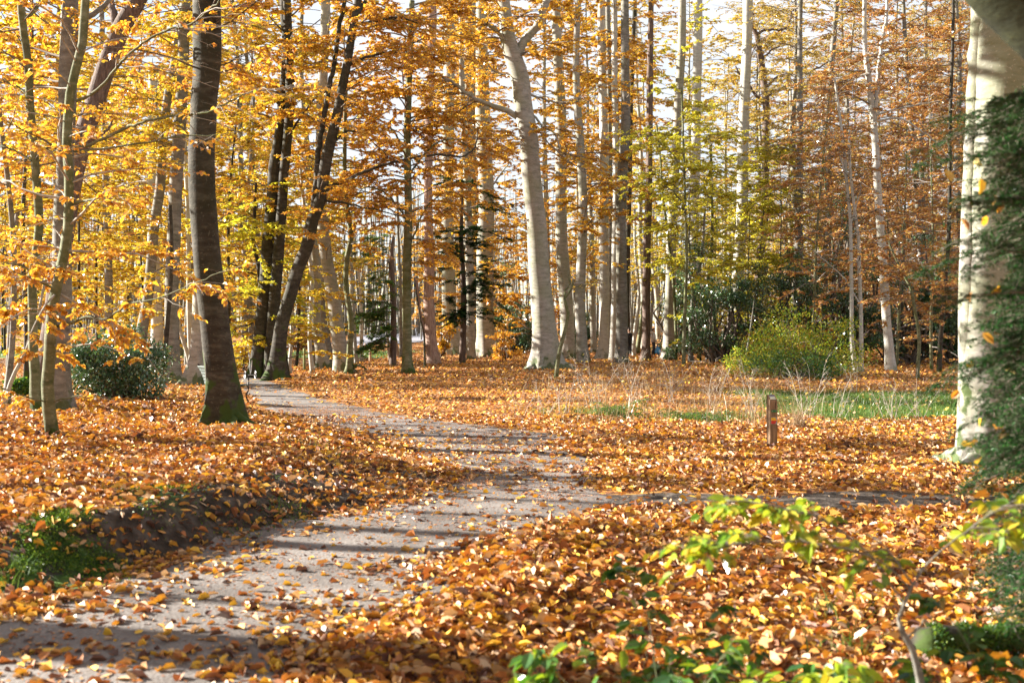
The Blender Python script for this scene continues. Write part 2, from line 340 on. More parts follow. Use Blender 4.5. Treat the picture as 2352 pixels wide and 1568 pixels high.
CN, CD = 1.5, 1.7      # branch and leaf abundance of the crowns
def tree(label, cat, pts, w, bark='beech', name='beech_tree', d=None, group=None, top=17.0, flare=.55, fh=.35, nroot=6, S=16, wob=.03,
         limbs=(), crown=(), pal='orange', twig='twig', fine=None, canopy=None, wd=0.12):
    """pts: pixel polyline of the trunk, base first; w: widths in px along it; limbs: (pixel pts, w0, w1, depth drift, leaf kw)"""
    pts = np.array(pts, float); bx, by = pts[0]
    if d is None: _, d = hit(bx, by)
    W = np.array([P3(x, y, d) for x, y in pts])
    g = float(height(W[0, 0], d))
    W[0, 2] = min(W[0, 2], g) if abs(W[0, 2] - g) < .35 else g
    wr = np.interp(np.linspace(0, 1, len(pts)), np.linspace(0, 1, len(w)), w) * d / F / 2
    Wr = np.concatenate([W, wr[:, None]], 1)
    if top and pts[-1, 1] < 30 and Wr[-1, 2] < top:        # goes on above the picture
        dirv = nrm(Wr[-1, :3] - Wr[-2, :3]); hgt = top - Wr[-1, 2]
        for q in (.5, 1.0):
            e = Wr[-1 if q == .5 else -2, :3] + np.array([dirv[0] * hgt * .5 * (1 if q == .5 else 2) / max(dirv[2], .5) * .7, rng.normal(0, .4), hgt * (.5 if q == .5 else 1.0)])
            Wr = np.vstack([Wr, [*e, wr[-1] * (1 - .8 * q)]])
    K = max(14, int(abs(Wr[-1, 2] - Wr[0, 2]) / .35) + 6)
    C_ = crom(Wr, K); C_[:, 3] = np.maximum(C_[:, 3], .004)
    near = np.array([C_[0] + (C_[1] - C_[0]) * q for q in (0, .12, .3, .55)])     # finer rings in the root flare
    C_ = np.vstack([near, C_[1:]])
    z = C_[:, 2] - C_[0, 2]
    C_[:, 1] += wd * np.sin(z * .55 + rng.random() * 6) * np.minimum(z / 3, 1)
    C_[0, 2] -= .06
    org = np.array([W[0, 0], d, g])
    root = thing(name, org, label, cat, group)
    tb = MB(); trunk_mesh(tb, C_[:, :3], C_[:, 3], S, flare, nroot, fh, wob)
    fine = (d < 32) if fine is None else fine
    cb = MB()
    for lp, w0, w1, dy, kw in limbs:
        if kw == 'root':
            (x0, y0), (x1, y1) = lp[0], lp[-1]; a = P3(x0, y0, d); a[2] = g + (w0 * d / F) * .55; a[0] = np.interp(a[2], C_[:, 2], C_[:, 0]) + (P3(x0, y0, d)[0] - np.interp(a[2], C_[:, 2], C_[:, 0])) * .5
            e = np.array([(x1 - CX) * (d + dy) / F, d + dy, 0.0]); q = np.linspace(0, 1, 14)[:, None]; Q = a + (e - a) * q
            gz = height(Q[:, 0], Q[:, 1]); r_ = 1.25 * (w0 + (w1 - w0) * q[:, 0] ** .6) * d / F / 2
            Q[:, 2] = gz + (a[2] - g) * (1 - q[:, 0]) ** 2.2 + .25 * r_ - .03 * q[:, 0] ** 3; Q[:, :2] += np.cumsum(rng.normal(0, .012, (14, 2)), 0)
            tubes(tb, Q[None], r_[None], 10, 0, (1 + rng.normal(0, .05, (14, 10)))[None]); continue
        lp = np.array(lp, float); n = len(lp); dd = d + np.linspace(0, 1, n) ** 1.2 * dy
        Q = np.array([[*P3(x, y, q), (w0 + (w1 - w0) * i / (n - 1)) * q / F / 2] for i, ((x, y), q) in enumerate(zip(lp, dd))])
        Q = crom(Q, max(8, n * 4)); Q[1:, :3] += rng.normal(0, .008 * d / 20, (len(Q) - 1, 3))
        tubes(tb, Q[None, :, :3], np.maximum(Q[None, :, 3], .003), 8)
        if kw is not None:
            kw = dict(kw); m = kw.pop('n', 8); Lm = kw.pop('L', 1.2); k = rng.integers(int(len(Q) * .3), len(Q) - 1, m)
            dv = Q[np.minimum(k + 1, len(Q) - 1), :3] - Q[k - 1, :3]; a = np.arctan2(dv[:, 1], dv[:, 0]) + rng.choice([-1, 1], m) * rng.uniform(.2, 1.2, m)
            kw.setdefault('ls', .075 if fine else .1); kw.setdefault('fine', fine); kw['dens'] = kw.get('dens', 30) * (1.5 if d > 6 else 1)
            grow(cb, Q[k, :3], a, rng.normal(.05, .2, m), Lm * rng.uniform(.5, 1.3, m), max(.004, w1 * d / F / 2 * .8), **kw)
    for c in crown:
        c = dict(c); n = int(c.pop('n') * CN); c['dens'] = c.get('dens', 36) * CD; Lm = c.pop('L'); up = c.pop('up', .25); y0, y1 = c.pop('y'); az = c.pop('az', None)
        z0 = CAMZ + (HY - y1) * d / F; z1 = CAMZ + (HY - y0) * d / F
        zz = rng.uniform(min(z0, z1), max(z0, z1), n)
        o = np.stack([np.interp(zz, C_[:, 2], C_[:, i]) for i in range(3)], 1)
        rr = np.interp(zz, C_[:, 2], C_[:, 3])
        a = rng.uniform(0, 2 * PI, n) if az is None else np.radians(rng.uniform(az[0], az[1], n))
        ln = Lm * rng.uniform(.45, 1.2, n)
        o = o + np.stack([np.cos(a), np.sin(a), 0 * a], 1) * rr[:, None] * .7
        c.setdefault('ls', .075 if fine else (.10 if d < 60 else .13))
        grow(cb, o, a, rng.normal(up, .22, n), ln, np.clip(ln * .009, .005, .06), fine=fine, **c)
    if canopy:                                           # the crown above the picture's upper edge
        z0, z1, n, Lm = canopy; zz = rng.uniform(z0, z1, n); o = np.stack([np.interp(zz, C_[:, 2], C_[:, i]) for i in range(3)], 1)
        grow(cb, o, rng.uniform(0, 2 * PI, n), rng.normal(.3, .2, n), Lm * rng.uniform(.6, 1.2, n), .03, fine=False, ls=.2, dens=40, sec=.4, ter=.25)
    tb.build('trunk', BARK[bark], root, org)
    if cb.n: cb.build('crown', [BARK[twig], LEAF[pal]], root, org)
    return root

def bush(label, cat, cx, base, wpx, hpx, pal, n=5000, name='holly_bush', d=None, ls=.07, asp=.6, depth=.7, stems=9, group=None, lob=20, twig='twig', fine=None, lim=None):
    x, dd = hit(cx, base)
    d = d or dd; x = (cx - CX) * d / F
    w = wpx * d / F / 2; h = hpx * d / F; g = float(height(x, d)); org = np.array([x, d, g])
    root = thing(name, org, label, cat, group); mb = MB()
    c = np.stack([rng.uniform(-.8, .8, lob) * w, rng.uniform(-.8, .8, lob) * w * depth, rng.uniform(.10, .95, lob) * h], 1)
    c[:, 2] *= (1 - .55 * (np.abs(c[:, 0]) / w) ** 2) * rng.uniform(.6, 1.1, lob)
    r = rng.uniform(.14, .38, lob) * min(w, h)
    S = np.array([org + [rng.normal(0, .1 * w), rng.normal(0, .1 * w), -.03] for _ in range(lob)])
    mid = (S + org + c) / 2 + rng.normal(0, .06 * h, (lob, 3)); mid[:, 2] = np.maximum(mid[:, 2], g + .05)
    tubes(mb, np.stack([S, mid, org + c], 1), np.full((lob, 1), .012 * max(h, 1)) * np.array([1., .7, .3]), 4)
    k = rng.integers(0, lob, n); dirs = nrm(rng.normal(0, 1, (n, 3))); rad = r[k] * (rng.random(n) ** .45) * rng.uniform(.8, 1.25, n)
    p = org + c[k] + dirs * rad[:, None] * np.array([1.25, 1.1, .85]); 
    gz = height(p[:, 0], p[:, 1]) + .04; p[:, 2] = np.maximum(p[:, 2], gz + rng.random(n) * .1)
    D = nrm(dirs * .6 + rng.normal(0, .6, (n, 3)) + [0, 0, -.1]); N = nrm(dirs * .5 + [0, 0, .7] + rng.normal(0, .5, (n, 3)))
    sz = ls * rng.uniform(.6, 1.25, n); leaves(mb, p, D, N, sz, sz * asp, 1, fine=(d < 35) if fine is None else fine)
    mb.build('foliage', [BARK[twig], LEAF[pal]], root, org)
    return root

# ------------------------------------------------------------------ world, sun, camera
SUN_AZ, SUN_EL = math.radians(-75.0), math.radians(23.0)      # azimuth from +Y towards +X
w = bpy.data.worlds.new("World"); SC.world = w; w.use_nodes = True; nt = w.node_tree
sky = nt.nodes.new('ShaderNodeTexSky'); sky.sky_type = 'NISHITA'; sky.sun_disc = False
sky.sun_elevation = SUN_EL; sky.sun_rotation = SUN_AZ; sky.dust_density = .6; sky.air_density = 1.0
nt.nodes['Background'].inputs['Strength'].default_value = .05
tcw = nt.nodes.new('ShaderNodeTexCoord'); mpw = nt.nodes.new('ShaderNodeMapping'); mpw.inputs['Scale'].default_value = (1, 1, 3)
cn = nt.nodes.new('ShaderNodeTexNoise'); cn.inputs['Scale'].default_value = 2.2; cn.inputs['Detail'].default_value = 7
nt.links.new(tcw.outputs['Generated'], mpw.inputs[0]); nt.links.new(mpw.outputs[0], cn.inputs['Vector'])
cr_ = ramp(nt, [(.35, (.45,) * 3), (.6, (.95,) * 3)]); nt.links.new(cn.outputs['Fac'], cr_.inputs[0])
cm = nt.nodes.new('ShaderNodeMix'); cm.data_type = 'RGBA'; cm.inputs[7].default_value = (4.3, 4.4, 4.6, 1)      # thin bright cloud over the blue
nt.links.new(cr_.outputs[0], cm.inputs[0]); nt.links.new(sky.outputs[0], cm.inputs[6]); nt.links.new(cm.outputs[2], nt.nodes['Background'].inputs[0])
sl = bpy.data.lights.new('sun', 'SUN'); sl.energy = 5.0; sl.angle = math.radians(.55); sl.color = (1, .95, .86)
so = bpy.data.objects.new('sun', sl); COL.objects.link(so)
sdir = Vector((math.sin(SUN_AZ) * math.cos(SUN_EL), math.cos(SUN_AZ) * math.cos(SUN_EL), math.sin(SUN_EL)))
so.rotation_euler = sdir.to_track_quat('Z', 'Y').to_euler(); so.location = sdir * 60
cam = bpy.data.cameras.new('camera'); co = bpy.data.objects.new('camera', cam); COL.objects.link(co)
co.location = (0, 0, CAMZ); co.rotation_euler = (PI / 2, 0, 0)
cam.sensor_width = 36; cam.lens = 36 * F / 2352; cam.shift_y = -(HY - 784) / 2352 * -1
cam.clip_end = 1500; cam.dof.use_dof = True; cam.dof.focus_distance = 26; cam.dof.aperture_fstop = 2.8
SC.camera = co
SC.view_settings.view_transform = 'Standard'; SC.view_settings.look = 'None'; SC.view_settings.exposure = 2.3; SC.view_settings.gamma = 1
SC.render.engine = 'CYCLES'
cy = SC.cycles; cy.max_bounces = 6; cy.diffuse_bounces = 2; cy.glossy_bounces = 2; cy.transmission_bounces = 4; cy.transparent_max_bounces = 4
cy.use_denoising = True; cy.caustics_reflective = False; cy.caustics_refractive = False; cy.sample_clamp_indirect = 6.0

# ------------------------------------------------------------------ ground, path, road
def grass_zone(x, y):
    n = .8 * vnoise(x, y, .5, 21) + .5 * vnoise(x, y, 1.7, 22)
    a = sstep(5.0, 5.8, x + .5 * n) * sstep(20.2, 21.0, y + .5 * n) * (1 - sstep(28, 30, y + .5 * n)) * (1 - sstep(14, 17, x))
    b = .65 * sstep(.6, 1.6, x + n) * sstep(19.6, 20.4, y + .5 * n) * (1 - sstep(22.0, 24.5, y + n)) * (1 - sstep(14, 17, x)) * sstep(-.1, .5, n)
    c = sstep(66.2, 67.6, y) * (1 - sstep(84, 87, y)) * (1 - sstep(-8, -6, x + n))
    return np.clip(np.maximum(np.maximum(a, b), c), 0, 1)
def moss_zone(x, y):
    s = path_l(y) - x; n = .30 * vnoise(x, y, 1.1, 31) + .2 * vnoise(x, y, 3.1, 32)
    face = sstep(-.25, .1, s + n * .4) * (1 - sstep(.65, 1.15, s + n)) * sstep(6.4, 7.3, y) * (1 - sstep(10.6, 12.0, y))
    return np.clip(face * np.maximum(sstep(-.25, .35, vnoise(x, y, 1.9, 33) + .35 * vnoise(x, y, 5, 34)), .0) * 1.05 * (1 - .8 * sstep(-3.0, -2.3, x)), 0, 1)
def bank_face(x, y):
    s = path_l(y) - x; n = .2 * vnoise(x, y, 1.3, 35)
    return sstep(-.1, .1, s) * (1 - sstep(.5, .9, s + n)) * sstep(6.4, 7.3, y) * (1 - sstep(10.6, 12.0, y))
def fork_zone(x, y):
    n = .5 * vnoise(x, y, .9, 41) + .25 * vnoise(x, y, 3.3, 42)
    return sstep(.3, .8, x) * (1 - sstep(3.2, 6.0, x)) * (1 - sstep(.35, .85, np.abs(y - 10.75 + .02 * x + .3 * n)))
def dirt_zone(x, y):
    n = .5 * vnoise(x, y, .9, 41) + .25 * vnoise(x, y, 3.3, 42)
    fork = sstep(.3, 1.0, x) * (1 - sstep(4.5, 6.5, x)) * (1 - sstep(.32, .62, np.abs(y - 10.55 - .03 * x + .3 * n)))
    s = path_l(y) - x
    patch = sstep(.2, .6, s + n) * (1 - sstep(1.3, 1.9, s + n)) * sstep(9.6, 10.2, y) * (1 - sstep(12.4, 13.4, y)) * .85
    bank = sstep(52, 54, y) * (1 - sstep(66.6, 67.4, y)) * (1 - sstep(-9.5, -8, x)) * .5
    face = bank_face(x, y) * .75; foot = np.exp(-(((x + 4.75) / .9) ** 2 + ((y - 18.3) / .8) ** 2)) * .7
    return np.clip(np.maximum(np.maximum(fork, patch), np.maximum(np.maximum(bank, face), foot)), 0, 1)

ys = [-14, -8, -4, -1, 1, 2.4]; y = 3.2
while y < 300: ys.append(y); y += max(.075, .0125 * (y - 3))
ys = np.array(ys); nx = 301; u = np.linspace(-1, 1, nx); xs = 3.2 * np.sinh(u * 4.6) / np.cosh(0) * 1.0
XX, YY = np.meshgrid(xs - .6, ys); ZZ = height(XX, YY)
V = np.stack([XX, YY, ZZ], -1).reshape(-1, 3); ny = len(ys)
i, j = np.meshgrid(np.arange(ny - 1), np.arange(nx - 1), indexing='ij'); q = (i * nx + j).ravel()
gb = MB(); gb.add(V, np.stack([q, q + 1, q + nx + 1, q + nx], 1))

def ground_mat():
    m, nt, out = newmat('forest_floor'); L = nt.links.new
    geo = node(nt, 'ShaderNodeNewGeometry'); at = node(nt, 'ShaderNodeAttribute', attribute_name='zone'); sp = node(nt, 'ShaderNodeSeparateColor'); L(at.outputs['Color'], sp.inputs[0])
    vo = node(nt, 'ShaderNodeTexVoronoi', Scale=11.0); L(geo.outputs['Position'], vo.inputs['Vector'])
    sc = node(nt, 'ShaderNodeSeparateColor'); L(vo.outputs['Color'], sc.inputs[0])
    r = ramp(nt, even([(.20, .08, .03), (.40, .17, .04), (.12, .05, .025), (.50, .25, .05), (.26, .10, .03), (.36, .20, .10), (.15, .06, .03), (.50, .22, .035)]), 'CONSTANT'); L(sc.outputs[0], r.inputs[0])
    nz = node(nt, 'ShaderNodeTexNoise', Scale=9.0, Detail=8.0); L(geo.outputs['Position'], nz.inputs['Vector'])
    dr = ramp(nt, [(.32, (.022, .016, .011)), (.5, (.055, .042, .032)), (.7, (.12, .10, .085))]); L(nz.outputs['Fac'], dr.inputs[0])
    def mixz(ch, a, b, lo=.35, hi=.65):
        ad = node(nt, 'ShaderNodeMath', operation='MULTIPLY_ADD'); ad.inputs[1].default_value = .5; ad.inputs[2].default_value = -.25; L(nz.outputs['Fac'], ad.inputs[0])
        s = node(nt, 'ShaderNodeMath', operation='ADD'); L(sp.outputs[ch], s.inputs[0]); L(ad.outputs[0], s.inputs[1])
        rr = ramp(nt, [(lo, (0, 0, 0)), (hi, (1, 1, 1))]); L(s.outputs[0], rr.inputs[0])
        mx = node(nt, 'ShaderNodeMix', data_type='RGBA'); L(rr.outputs[0], mx.inputs[0]); L(a, mx.inputs[6]); L(b, mx.inputs[7]); return mx.outputs[2]
    gr = ramp(nt, [(.3, (.05, .10, .02)), (.7, (.13, .17, .05))]); L(nz.outputs['Fac'], gr.inputs[0])
    mo = ramp(nt, [(.35, (.035, .032, .022)), (.5, (.03, .065, .012)), (.7, (.09, .16, .02))]); L(nz.outputs['Fac'], mo.inputs[0])
    c = mixz(2, r.outputs[0], dr.outputs[0]); c = mixz(1, c, mo.outputs[0]); c = mixz(0, c, gr.outputs[0])
    b = node(nt, 'ShaderNodeBsdfPrincipled', Roughness=.9); b.inputs['Specular IOR Level'].default_value = .2; L(c, b.inputs['Base Color'])
    bp = node(nt, 'ShaderNodeBump', Strength=.9, Distance=.06); L(nz.outputs['Fac'], bp.inputs['Height']); L(bp.outputs[0], b.inputs['Normal'])
    L(b.outputs[0], out.inputs[0]); return m
go = gb.build('ground', ground_mat()); tag(go, kind='structure')
ca = go.data.color_attributes.new('zone', 'FLOAT_COLOR', 'POINT')
zz = np.stack([grass_zone(V[:, 0], V[:, 1]), moss_zone(V[:, 0], V[:, 1]), dirt_zone(V[:, 0], V[:, 1]), np.ones(len(V))], 1).astype(np.float32)
ca.data.foreach_set('color', zz.ravel())

def path_mat():
    m, nt, out = newmat('sandy_path'); L = nt.links.new
    geo = node(nt, 'ShaderNodeNewGeometry')
    n1 = node(nt, 'ShaderNodeTexNoise', Scale=1.2, Detail=6.0); n2 = node(nt, 'ShaderNodeTexNoise', Scale=60.0, Detail=4.0); n3 = node(nt, 'ShaderNodeTexVoronoi', Scale=38.0)
    for n in (n1, n2, n3): L(geo.outputs['Position'], n.inputs['Vector'])
    r = ramp(nt, [(.35, (.105, .091, .082)), (.62, (.215, .192, .176))]); L(n1.outputs['Fac'], r.inputs[0])
    r2 = ramp(nt, [(.35, (.72, .7, .68)), (.65, (1.12, 1.12, 1.12))]); L(n2.outputs['Fac'], r2.inputs[0])
    mx = node(nt, 'ShaderNodeMix', data_type='RGBA', blend_type='MULTIPLY'); mx.inputs[0].default_value = 1; L(r.outputs[0], mx.inputs[6]); L(r2.outputs[0], mx.inputs[7])
    b = node(nt, 'ShaderNodeBsdfPrincipled', Roughness=.92); b.inputs['Specular IOR Level'].default_value = .2; L(mx.outputs[2], b.inputs['Base Color'])
    ad = node(nt, 'ShaderNodeMath', operation='MULTIPLY_ADD'); ad.inputs[1].default_value = .6; L(n3.outputs['Distance'], ad.inputs[0]); L(n2.outputs['Fac'], ad.inputs[2])
    bp = node(nt, 'ShaderNodeBump', Strength=.45, Distance=.012); L(ad.outputs[0], bp.inputs['Height']); L(bp.outputs[0], b.inputs['Normal'])
    L(b.outputs[0], out.inputs[0]); return m
pb = MB(); rows = ys[(ys > 3.3) & (ys < 37.6)]; nc = 60; uu = np.linspace(0, 1, nc)
PL = path_l(rows) - .22 * vnoise(path_l(rows), rows, 1.3, 3) - .08 * vnoise(path_l(rows), rows, 5, 6); PR = path_r(rows) + .22 * vnoise(path_r(rows), rows, 1.3, 3) + .08 * vnoise(path_r(rows), rows, 5, 7)
PX = PL[:, None] + (PR - PL)[:, None] * uu; PY = np.repeat(rows[:, None], nc, 1)
edge = np.minimum(uu, 1 - uu)[None, :] * (PR - PL)[:, None]
PZ = height(PX, PY) + .014 - .02 * np.exp(-edge / .04)
i, j = np.meshgrid(np.arange(len(rows) - 1), np.arange(nc - 1), indexing='ij'); q = (i * nc + j).ravel()
pb.add(np.stack([PX, PY, PZ], -1), np.stack([q, q + 1, q + nc + 1, q + nc], 1))
tag(pb.build('path', path_mat()), kind='structure')

def road_strip(name, cl, wdt, mat, dz):
    c = crom(np.array(cl, float), 60); t = nrm(np.gradient(c, axis=0)); nrm2 = np.stack([t[:, 1], -t[:, 0]], 1)
    k = np.linspace(-.5, .5, 9)
    X = c[:, None, 0] + nrm2[:, None, 0] * k * wdt; Y = c[:, None, 1] + nrm2[:, None, 1] * k * wdt
    Z = height(X, Y) + dz; b = MB(); i, j = np.meshgrid(np.arange(59), np.arange(8), indexing='ij'); q = (i * 9 + j).ravel()
    b.add(np.stack([X, Y, Z], -1), np.stack([q, q + 1, q + 10, q + 9], 1)); return tag(b.build(name, mat), kind='structure')
asph = plain('asphalt', (.30, .30, .34), .7, noise=.2, scale=3, spec=.4)
road_strip('road', [(-75, 90), (-40, 92), (-22, 94), (-14, 102), (-13, 125), (-16, 170)], 7.5, asph, .05)

# fallen leaves, densest where they show largest
mb = MB()
def litter(y0, y1, dens, ls, fine, wid=.475, lift=.03):
    n = int((y1 ** 2 - y0 ** 2) * wid * 1.02 * dens)
    y = np.sqrt(rng.uniform(y0 ** 2, y1 ** 2, n)); x = rng.uniform(-1, 1, n) * (wid * y + .5)
    pin = path_in(x, y)
    cl = .5 + .5 * vnoise(x, y, .7, 51) + .35 * vnoise(x, y, 2.3, 52)
    keep = np.where(pin > 0, .05 + .55 * np.exp(-pin / .26) * sstep(.1, .9, cl + .25) + .22 * sstep(.6, 1.1, cl), .78 + .3 * cl)
    keep *= 1 - .78 * fork_zone(x, y); keep *= 1 - .55 * moss_zone(x, y); keep *= 1 - .12 * bank_face(x, y); keep *= 1 - .68 * dirt_zone(x, y); keep *= 1 - .85 * grass_zone(x, y)
    k = rng.random(n) < keep; x, y, pin = x[k], y[k], pin[k]; n = len(x)
    heap = sstep(.05, -.3, pin)
    z = height(x, y) + .012 + np.where(pin > 0, .008, 0) + rng.random(n) ** 1.5 * lift * heap
    a = rng.uniform(0, 2 * PI, n); til = rng.normal(0, .22 + .22 * heap, n)
    D = np.stack([np.cos(a), np.sin(a), til], -1); N = nrm(np.stack([rng.normal(0, .28, n), rng.normal(0, .28, n), np.ones(n)], -1) * np.stack([.5 + heap, .5 + heap, np.ones(n)], -1))
    sz = ls * rng.choice([.55, .75, .9, 1.05, 1.25], n) * rng.uniform(.85, 1.1, n)
    leaves(mb, np.stack([x, y, z], -1), D, N, sz, sz * rng.uniform(.35, .75, n), 0, None, fold=.22, curl=.24, fine=fine)
litter(3.6, 8, 1150, .070, True); litter(8, 13, 800, .070, True); litter(13, 21, 480, .076, True); litter(21, 34, 210, .09, False, lift=.05); litter(34, 62, 62, .13, False, lift=.06); litter(62, 100, 12, .2, False, lift=.08)
n = 60000; y = np.sqrt(rng.uniform(4.0 ** 2, 24 ** 2, n)); x = path_l(y) + (path_r(y) - path_l(y)) * rng.random(n); k = (rng.random(n) < .35 + .9 * sstep(.1, .9, vnoise(x, y, 1.4, 55))); x, y = x[k], y[k]; n = len(x)   # crumbled bits on the path
a = rng.uniform(0, 2 * PI, n); sz = rng.uniform(.008, .030, n)
leaves(mb, np.stack([x, y, height(x, y) + .018], -1), np.stack([np.cos(a), np.sin(a), rng.normal(0, .15, n)], -1), nrm(np.stack([rng.normal(0, .2, n), rng.normal(0, .2, n), np.ones(n)], -1)), sz, sz * rng.uniform(.3, .9, n), 0, rng.choice([.2, .45, .54, .8, .87, .96], n), fine=False)
tag(mb.build('fallen_leaves', LEAF['litter']), 'thick litter of fallen orange and tan beech leaves over the forest floor', 'fallen leaves', kind='stuff')

# ------------------------------------------------------------------ the trees one can tell apart
def K_(n, L, dens=36, **k): return dict(n=n, L=L, dens=dens, **k)
def CR(y0, y1, n, L, dens=36, **k): return dict(y=(y0, y1), n=n, L=L, dens=dens, **k)

# -- left foreground
tree('slender pale beech sapling with sweeping bare limbs, nearest the left edge of the path', 'tree',
     [(122, 1003), (112, 930), (110, 915), (116, 842), (120, 771), (124, 718), (135, 659), (152, 588), (162, 525), (163, 492), (163, 404), (155, 316), (160, 246), (164, 183), (176, 148), (186, 105), (190, 35), (192, 0)],
     [30, 29, 26, 23, 21, 20, 19, 18], 'green', 'beech_sapling', flare=.22, fh=.2, S=14, top=10, wob=.045, pal='orange', twig='twigpale',
     limbs=[([(176, 232), (200, 222), (225, 207), (262, 165), (281, 141), (316, 109), (380, 70), (439, 56), (470, 32), (505, 2)], 8, 4, -1.2, K_(12, 1.0, 14, bare=.5)),
            ([(172, 341), (205, 332), (246, 316), (290, 294), (316, 285), (385, 268), (439, 264), (475, 258), (510, 243), (560, 218), (612, 200)], 9, 3, -1.0, K_(14, .9, 10, bare=.6)),
            ([(170, 348), (240, 342), (316, 330), (380, 318), (439, 313), (520, 311)], 6, 2, -.6, K_(10, .8, 12, bare=.5)),
            ([(130, 750), (165, 742), (197, 729), (243, 733), (270, 715), (299, 697), (352, 687), (440, 655), (510, 624)], 8, 2, -1.4, K_(14, .9, 40)),
            ([(150, 470), (200, 460), (240, 448), (262, 432)], 7, 3, -.8, K_(6, .8, 30)),
            ([(120, 660), (75, 640), (30, 622), (-10, 605)], 6, 3, -.8, K_(9, .9, 42)),
            ([(112, 925), (90, 918), (40, 905), (-10, 885)], 4, 2, -.7, K_(9, .55, 55)),
            ([(116, 922), (150, 915), (190, 908), (235, 912)], 4, 1.5, -.5, K_(8, .4, 55))],
     crown=[CR(560, 800, 14, 1.5, 46, up=.1), CR(100, 520, 14, 1.6, 26, bare=.25)])
tree('thin mossy pole-like beech leaning slightly, left of the sapling by the path edge', 'tree',
     [(88, 943), (84, 930), (80, 860), (76, 824), (70, 690), (67, 648), (75, 590), (84, 525), (84, 492), (80, 420), (76, 352), (69, 246), (66, 140), (56, 53), (53, 0)],
     [30, 24, 21, 20, 20, 19, 17, 16], 'green', flare=.45, fh=.25, S=14, top=12, wob=.04, pal='amber',
     limbs=[([(56, 40), (75, 30), (92, 8), (96, -20)], 9, 6, .5, None), ([(72, 230), (50, 205), (20, 190), (-10, 165)], 6, 3, .3, K_(7, 1, 30)),
            ([(72, 370), (40, 350), (5, 335), (-20, 330)], 5, 3, .3, K_(7, 1, 30)), ([(80, 350), (110, 340), (135, 325)], 5, 3, .4, K_(4, .8, 20)),
            ([(75, 640), (60, 615), (25, 605), (0, 600)], 6, 3, -.3, K_(5, .8, 40))],
     crown=[CR(0, 420, 13, 1.7, 30), CR(420, 760, 11, 1.4, 38, up=.05)])
tree('stout smooth grey beech standing directly behind the slender sapling on the left', 'tree',
     [(143, 942), (140, 900), (139, 806), (141, 700), (140, 600), (138, 492), (143, 400), (145, 316), (150, 210), (152, 140), (156, 60), (158, 0)],
     [44, 42, 43, 42, 40, 40, 42, 40, 38], 'grey', flare=.4, fh=.3, top=14, pal='amber', crown=[CR(0, 350, 9, 2.2, 24)],
     limbs=[([(160, 60), (200, 40), (240, 12), (262, -20)], 16, 9, .6, None)])
tree('reddish brown thick trunk leaning far to the right, upper left of the picture', 'tree',
     [(95, 880), (118, 760), (140, 600), (165, 450), (190, 330), (215, 250), (250, 130), (280, 55), (312, 0), (340, -60)],
     [46, 44, 42, 44, 42, 38], 'brown', 'leaning_tree', flare=.4, top=13, pal='orange', d=29,
     limbs=[([(268, 80), (262, 40), (255, 0), (250, -40)], 20, 14, .5, None), ([(190, 330), (215, 320), (245, 300), (262, 270)], 9, 4, .5, K_(6, 1.2, 25))], crown=[CR(0, 300, 10, 2.4, 28)])
tree('thin dark stem rising from the leaves at the very left edge', 'tree', [(14, 930), (20, 860), (25, 806), (30, 683), (32, 560), (24, 430), (10, 300), (0, 180)],
     [16, 14, 13, 11, 9], 'grey', 'young_beech', flare=.4, S=10, pal='orange', crown=[CR(180, 760, 16, 1.5, 38)])
tree('leaning bare young stem crossing low behind the left saplings', 'tree', [(8, 902), (30, 862), (58, 806), (80, 740), (98, 660), (112, 590)], [11, 9, 7, 5], 'pale', 'young_beech', flare=.2, S=8, top=0, d=19.5, pal='orange',
     crown=[CR(600, 800, 5, .8, 26)])
tree('slim pale-sided beech with a kinked stem behind the holly bush', 'tree',
     [(318, 822), (328, 740), (335, 701), (344, 613), (354, 507), (366, 440), (373, 352), (378, 300), (390, 211), (402, 150), (410, 100), (418, 35), (422, 0)],
     [28, 24, 22, 20, 18, 17], 'grey', flare=.4, S=12, pal='gold', top=14, d=36, limbs=[([(376, 310), (362, 270), (357, 230), (366, 180)], 6, 3, .4, K_(5, 1, 30))],
     crown=[CR(0, 420, 20, 2.6, 40), CR(420, 700, 10, 2.0, 46)])
tree('brown flared trunk just right of the holly bush, sunlit on its left side', 'tree',
     [(396, 880), (396, 845), (396, 770), (396, 700), (397, 659), (402, 540), (404, 422), (410, 300), (418, 160), (424, 20), (426, 0)],
     [46, 34, 32, 30, 28, 26, 24], 'grey', flare=.55, pal='gold', top=14, limbs=[], crown=[CR(0, 450, 20, 2.6, 40), CR(500, 740, 10, 1.9, 44)])
tree('dark thin crooked stem leaning beside the holly bush', 'tree', [(371, 892), (376, 860), (383, 771), (388, 700), (391, 659), (392, 560), (388, 470)], [12, 11, 9, 7], 'dark', 'young_beech', flare=.3, S=8, top=0, pal='orange',
     crown=[CR(480, 740, 10, 1.1, 40)])
tree('glaring white sunlit trunk at the back between holly and brown trunk', 'tree', [(362, 838), (360, 800), (360, 740), (356, 640), (352, 500), (350, 330), (350, 150)], [30, 26, 24, 20], 'pale', 'pale_tree', flare=.5, pal='gold', d=44, top=0, crown=[CR(200, 640, 16, 2.6, 36)])
tree('white straight thin stem between the brown flared trunk and the bench', 'tree', [(441, 845), (438, 800), (436, 764), (432, 640), (430, 480), (426, 330), (428, 150)], [14, 13, 12, 10, 8], 'pale', 'young_beech', flare=.3, S=10, pal='gold', d=42, top=0, crown=[CR(200, 700, 18, 2.2, 42)])
tree('white thin stem leaning left, next to the straight white stem by the bench', 'tree', [(440, 850), (430, 810), (418, 771), (404, 700), (392, 620)], [11, 10, 8, 6], 'pale', 'young_beech', flare=.3, S=8, pal='gold', d=40, top=0, crown=[CR(620, 740, 6, 1.3, 36)])
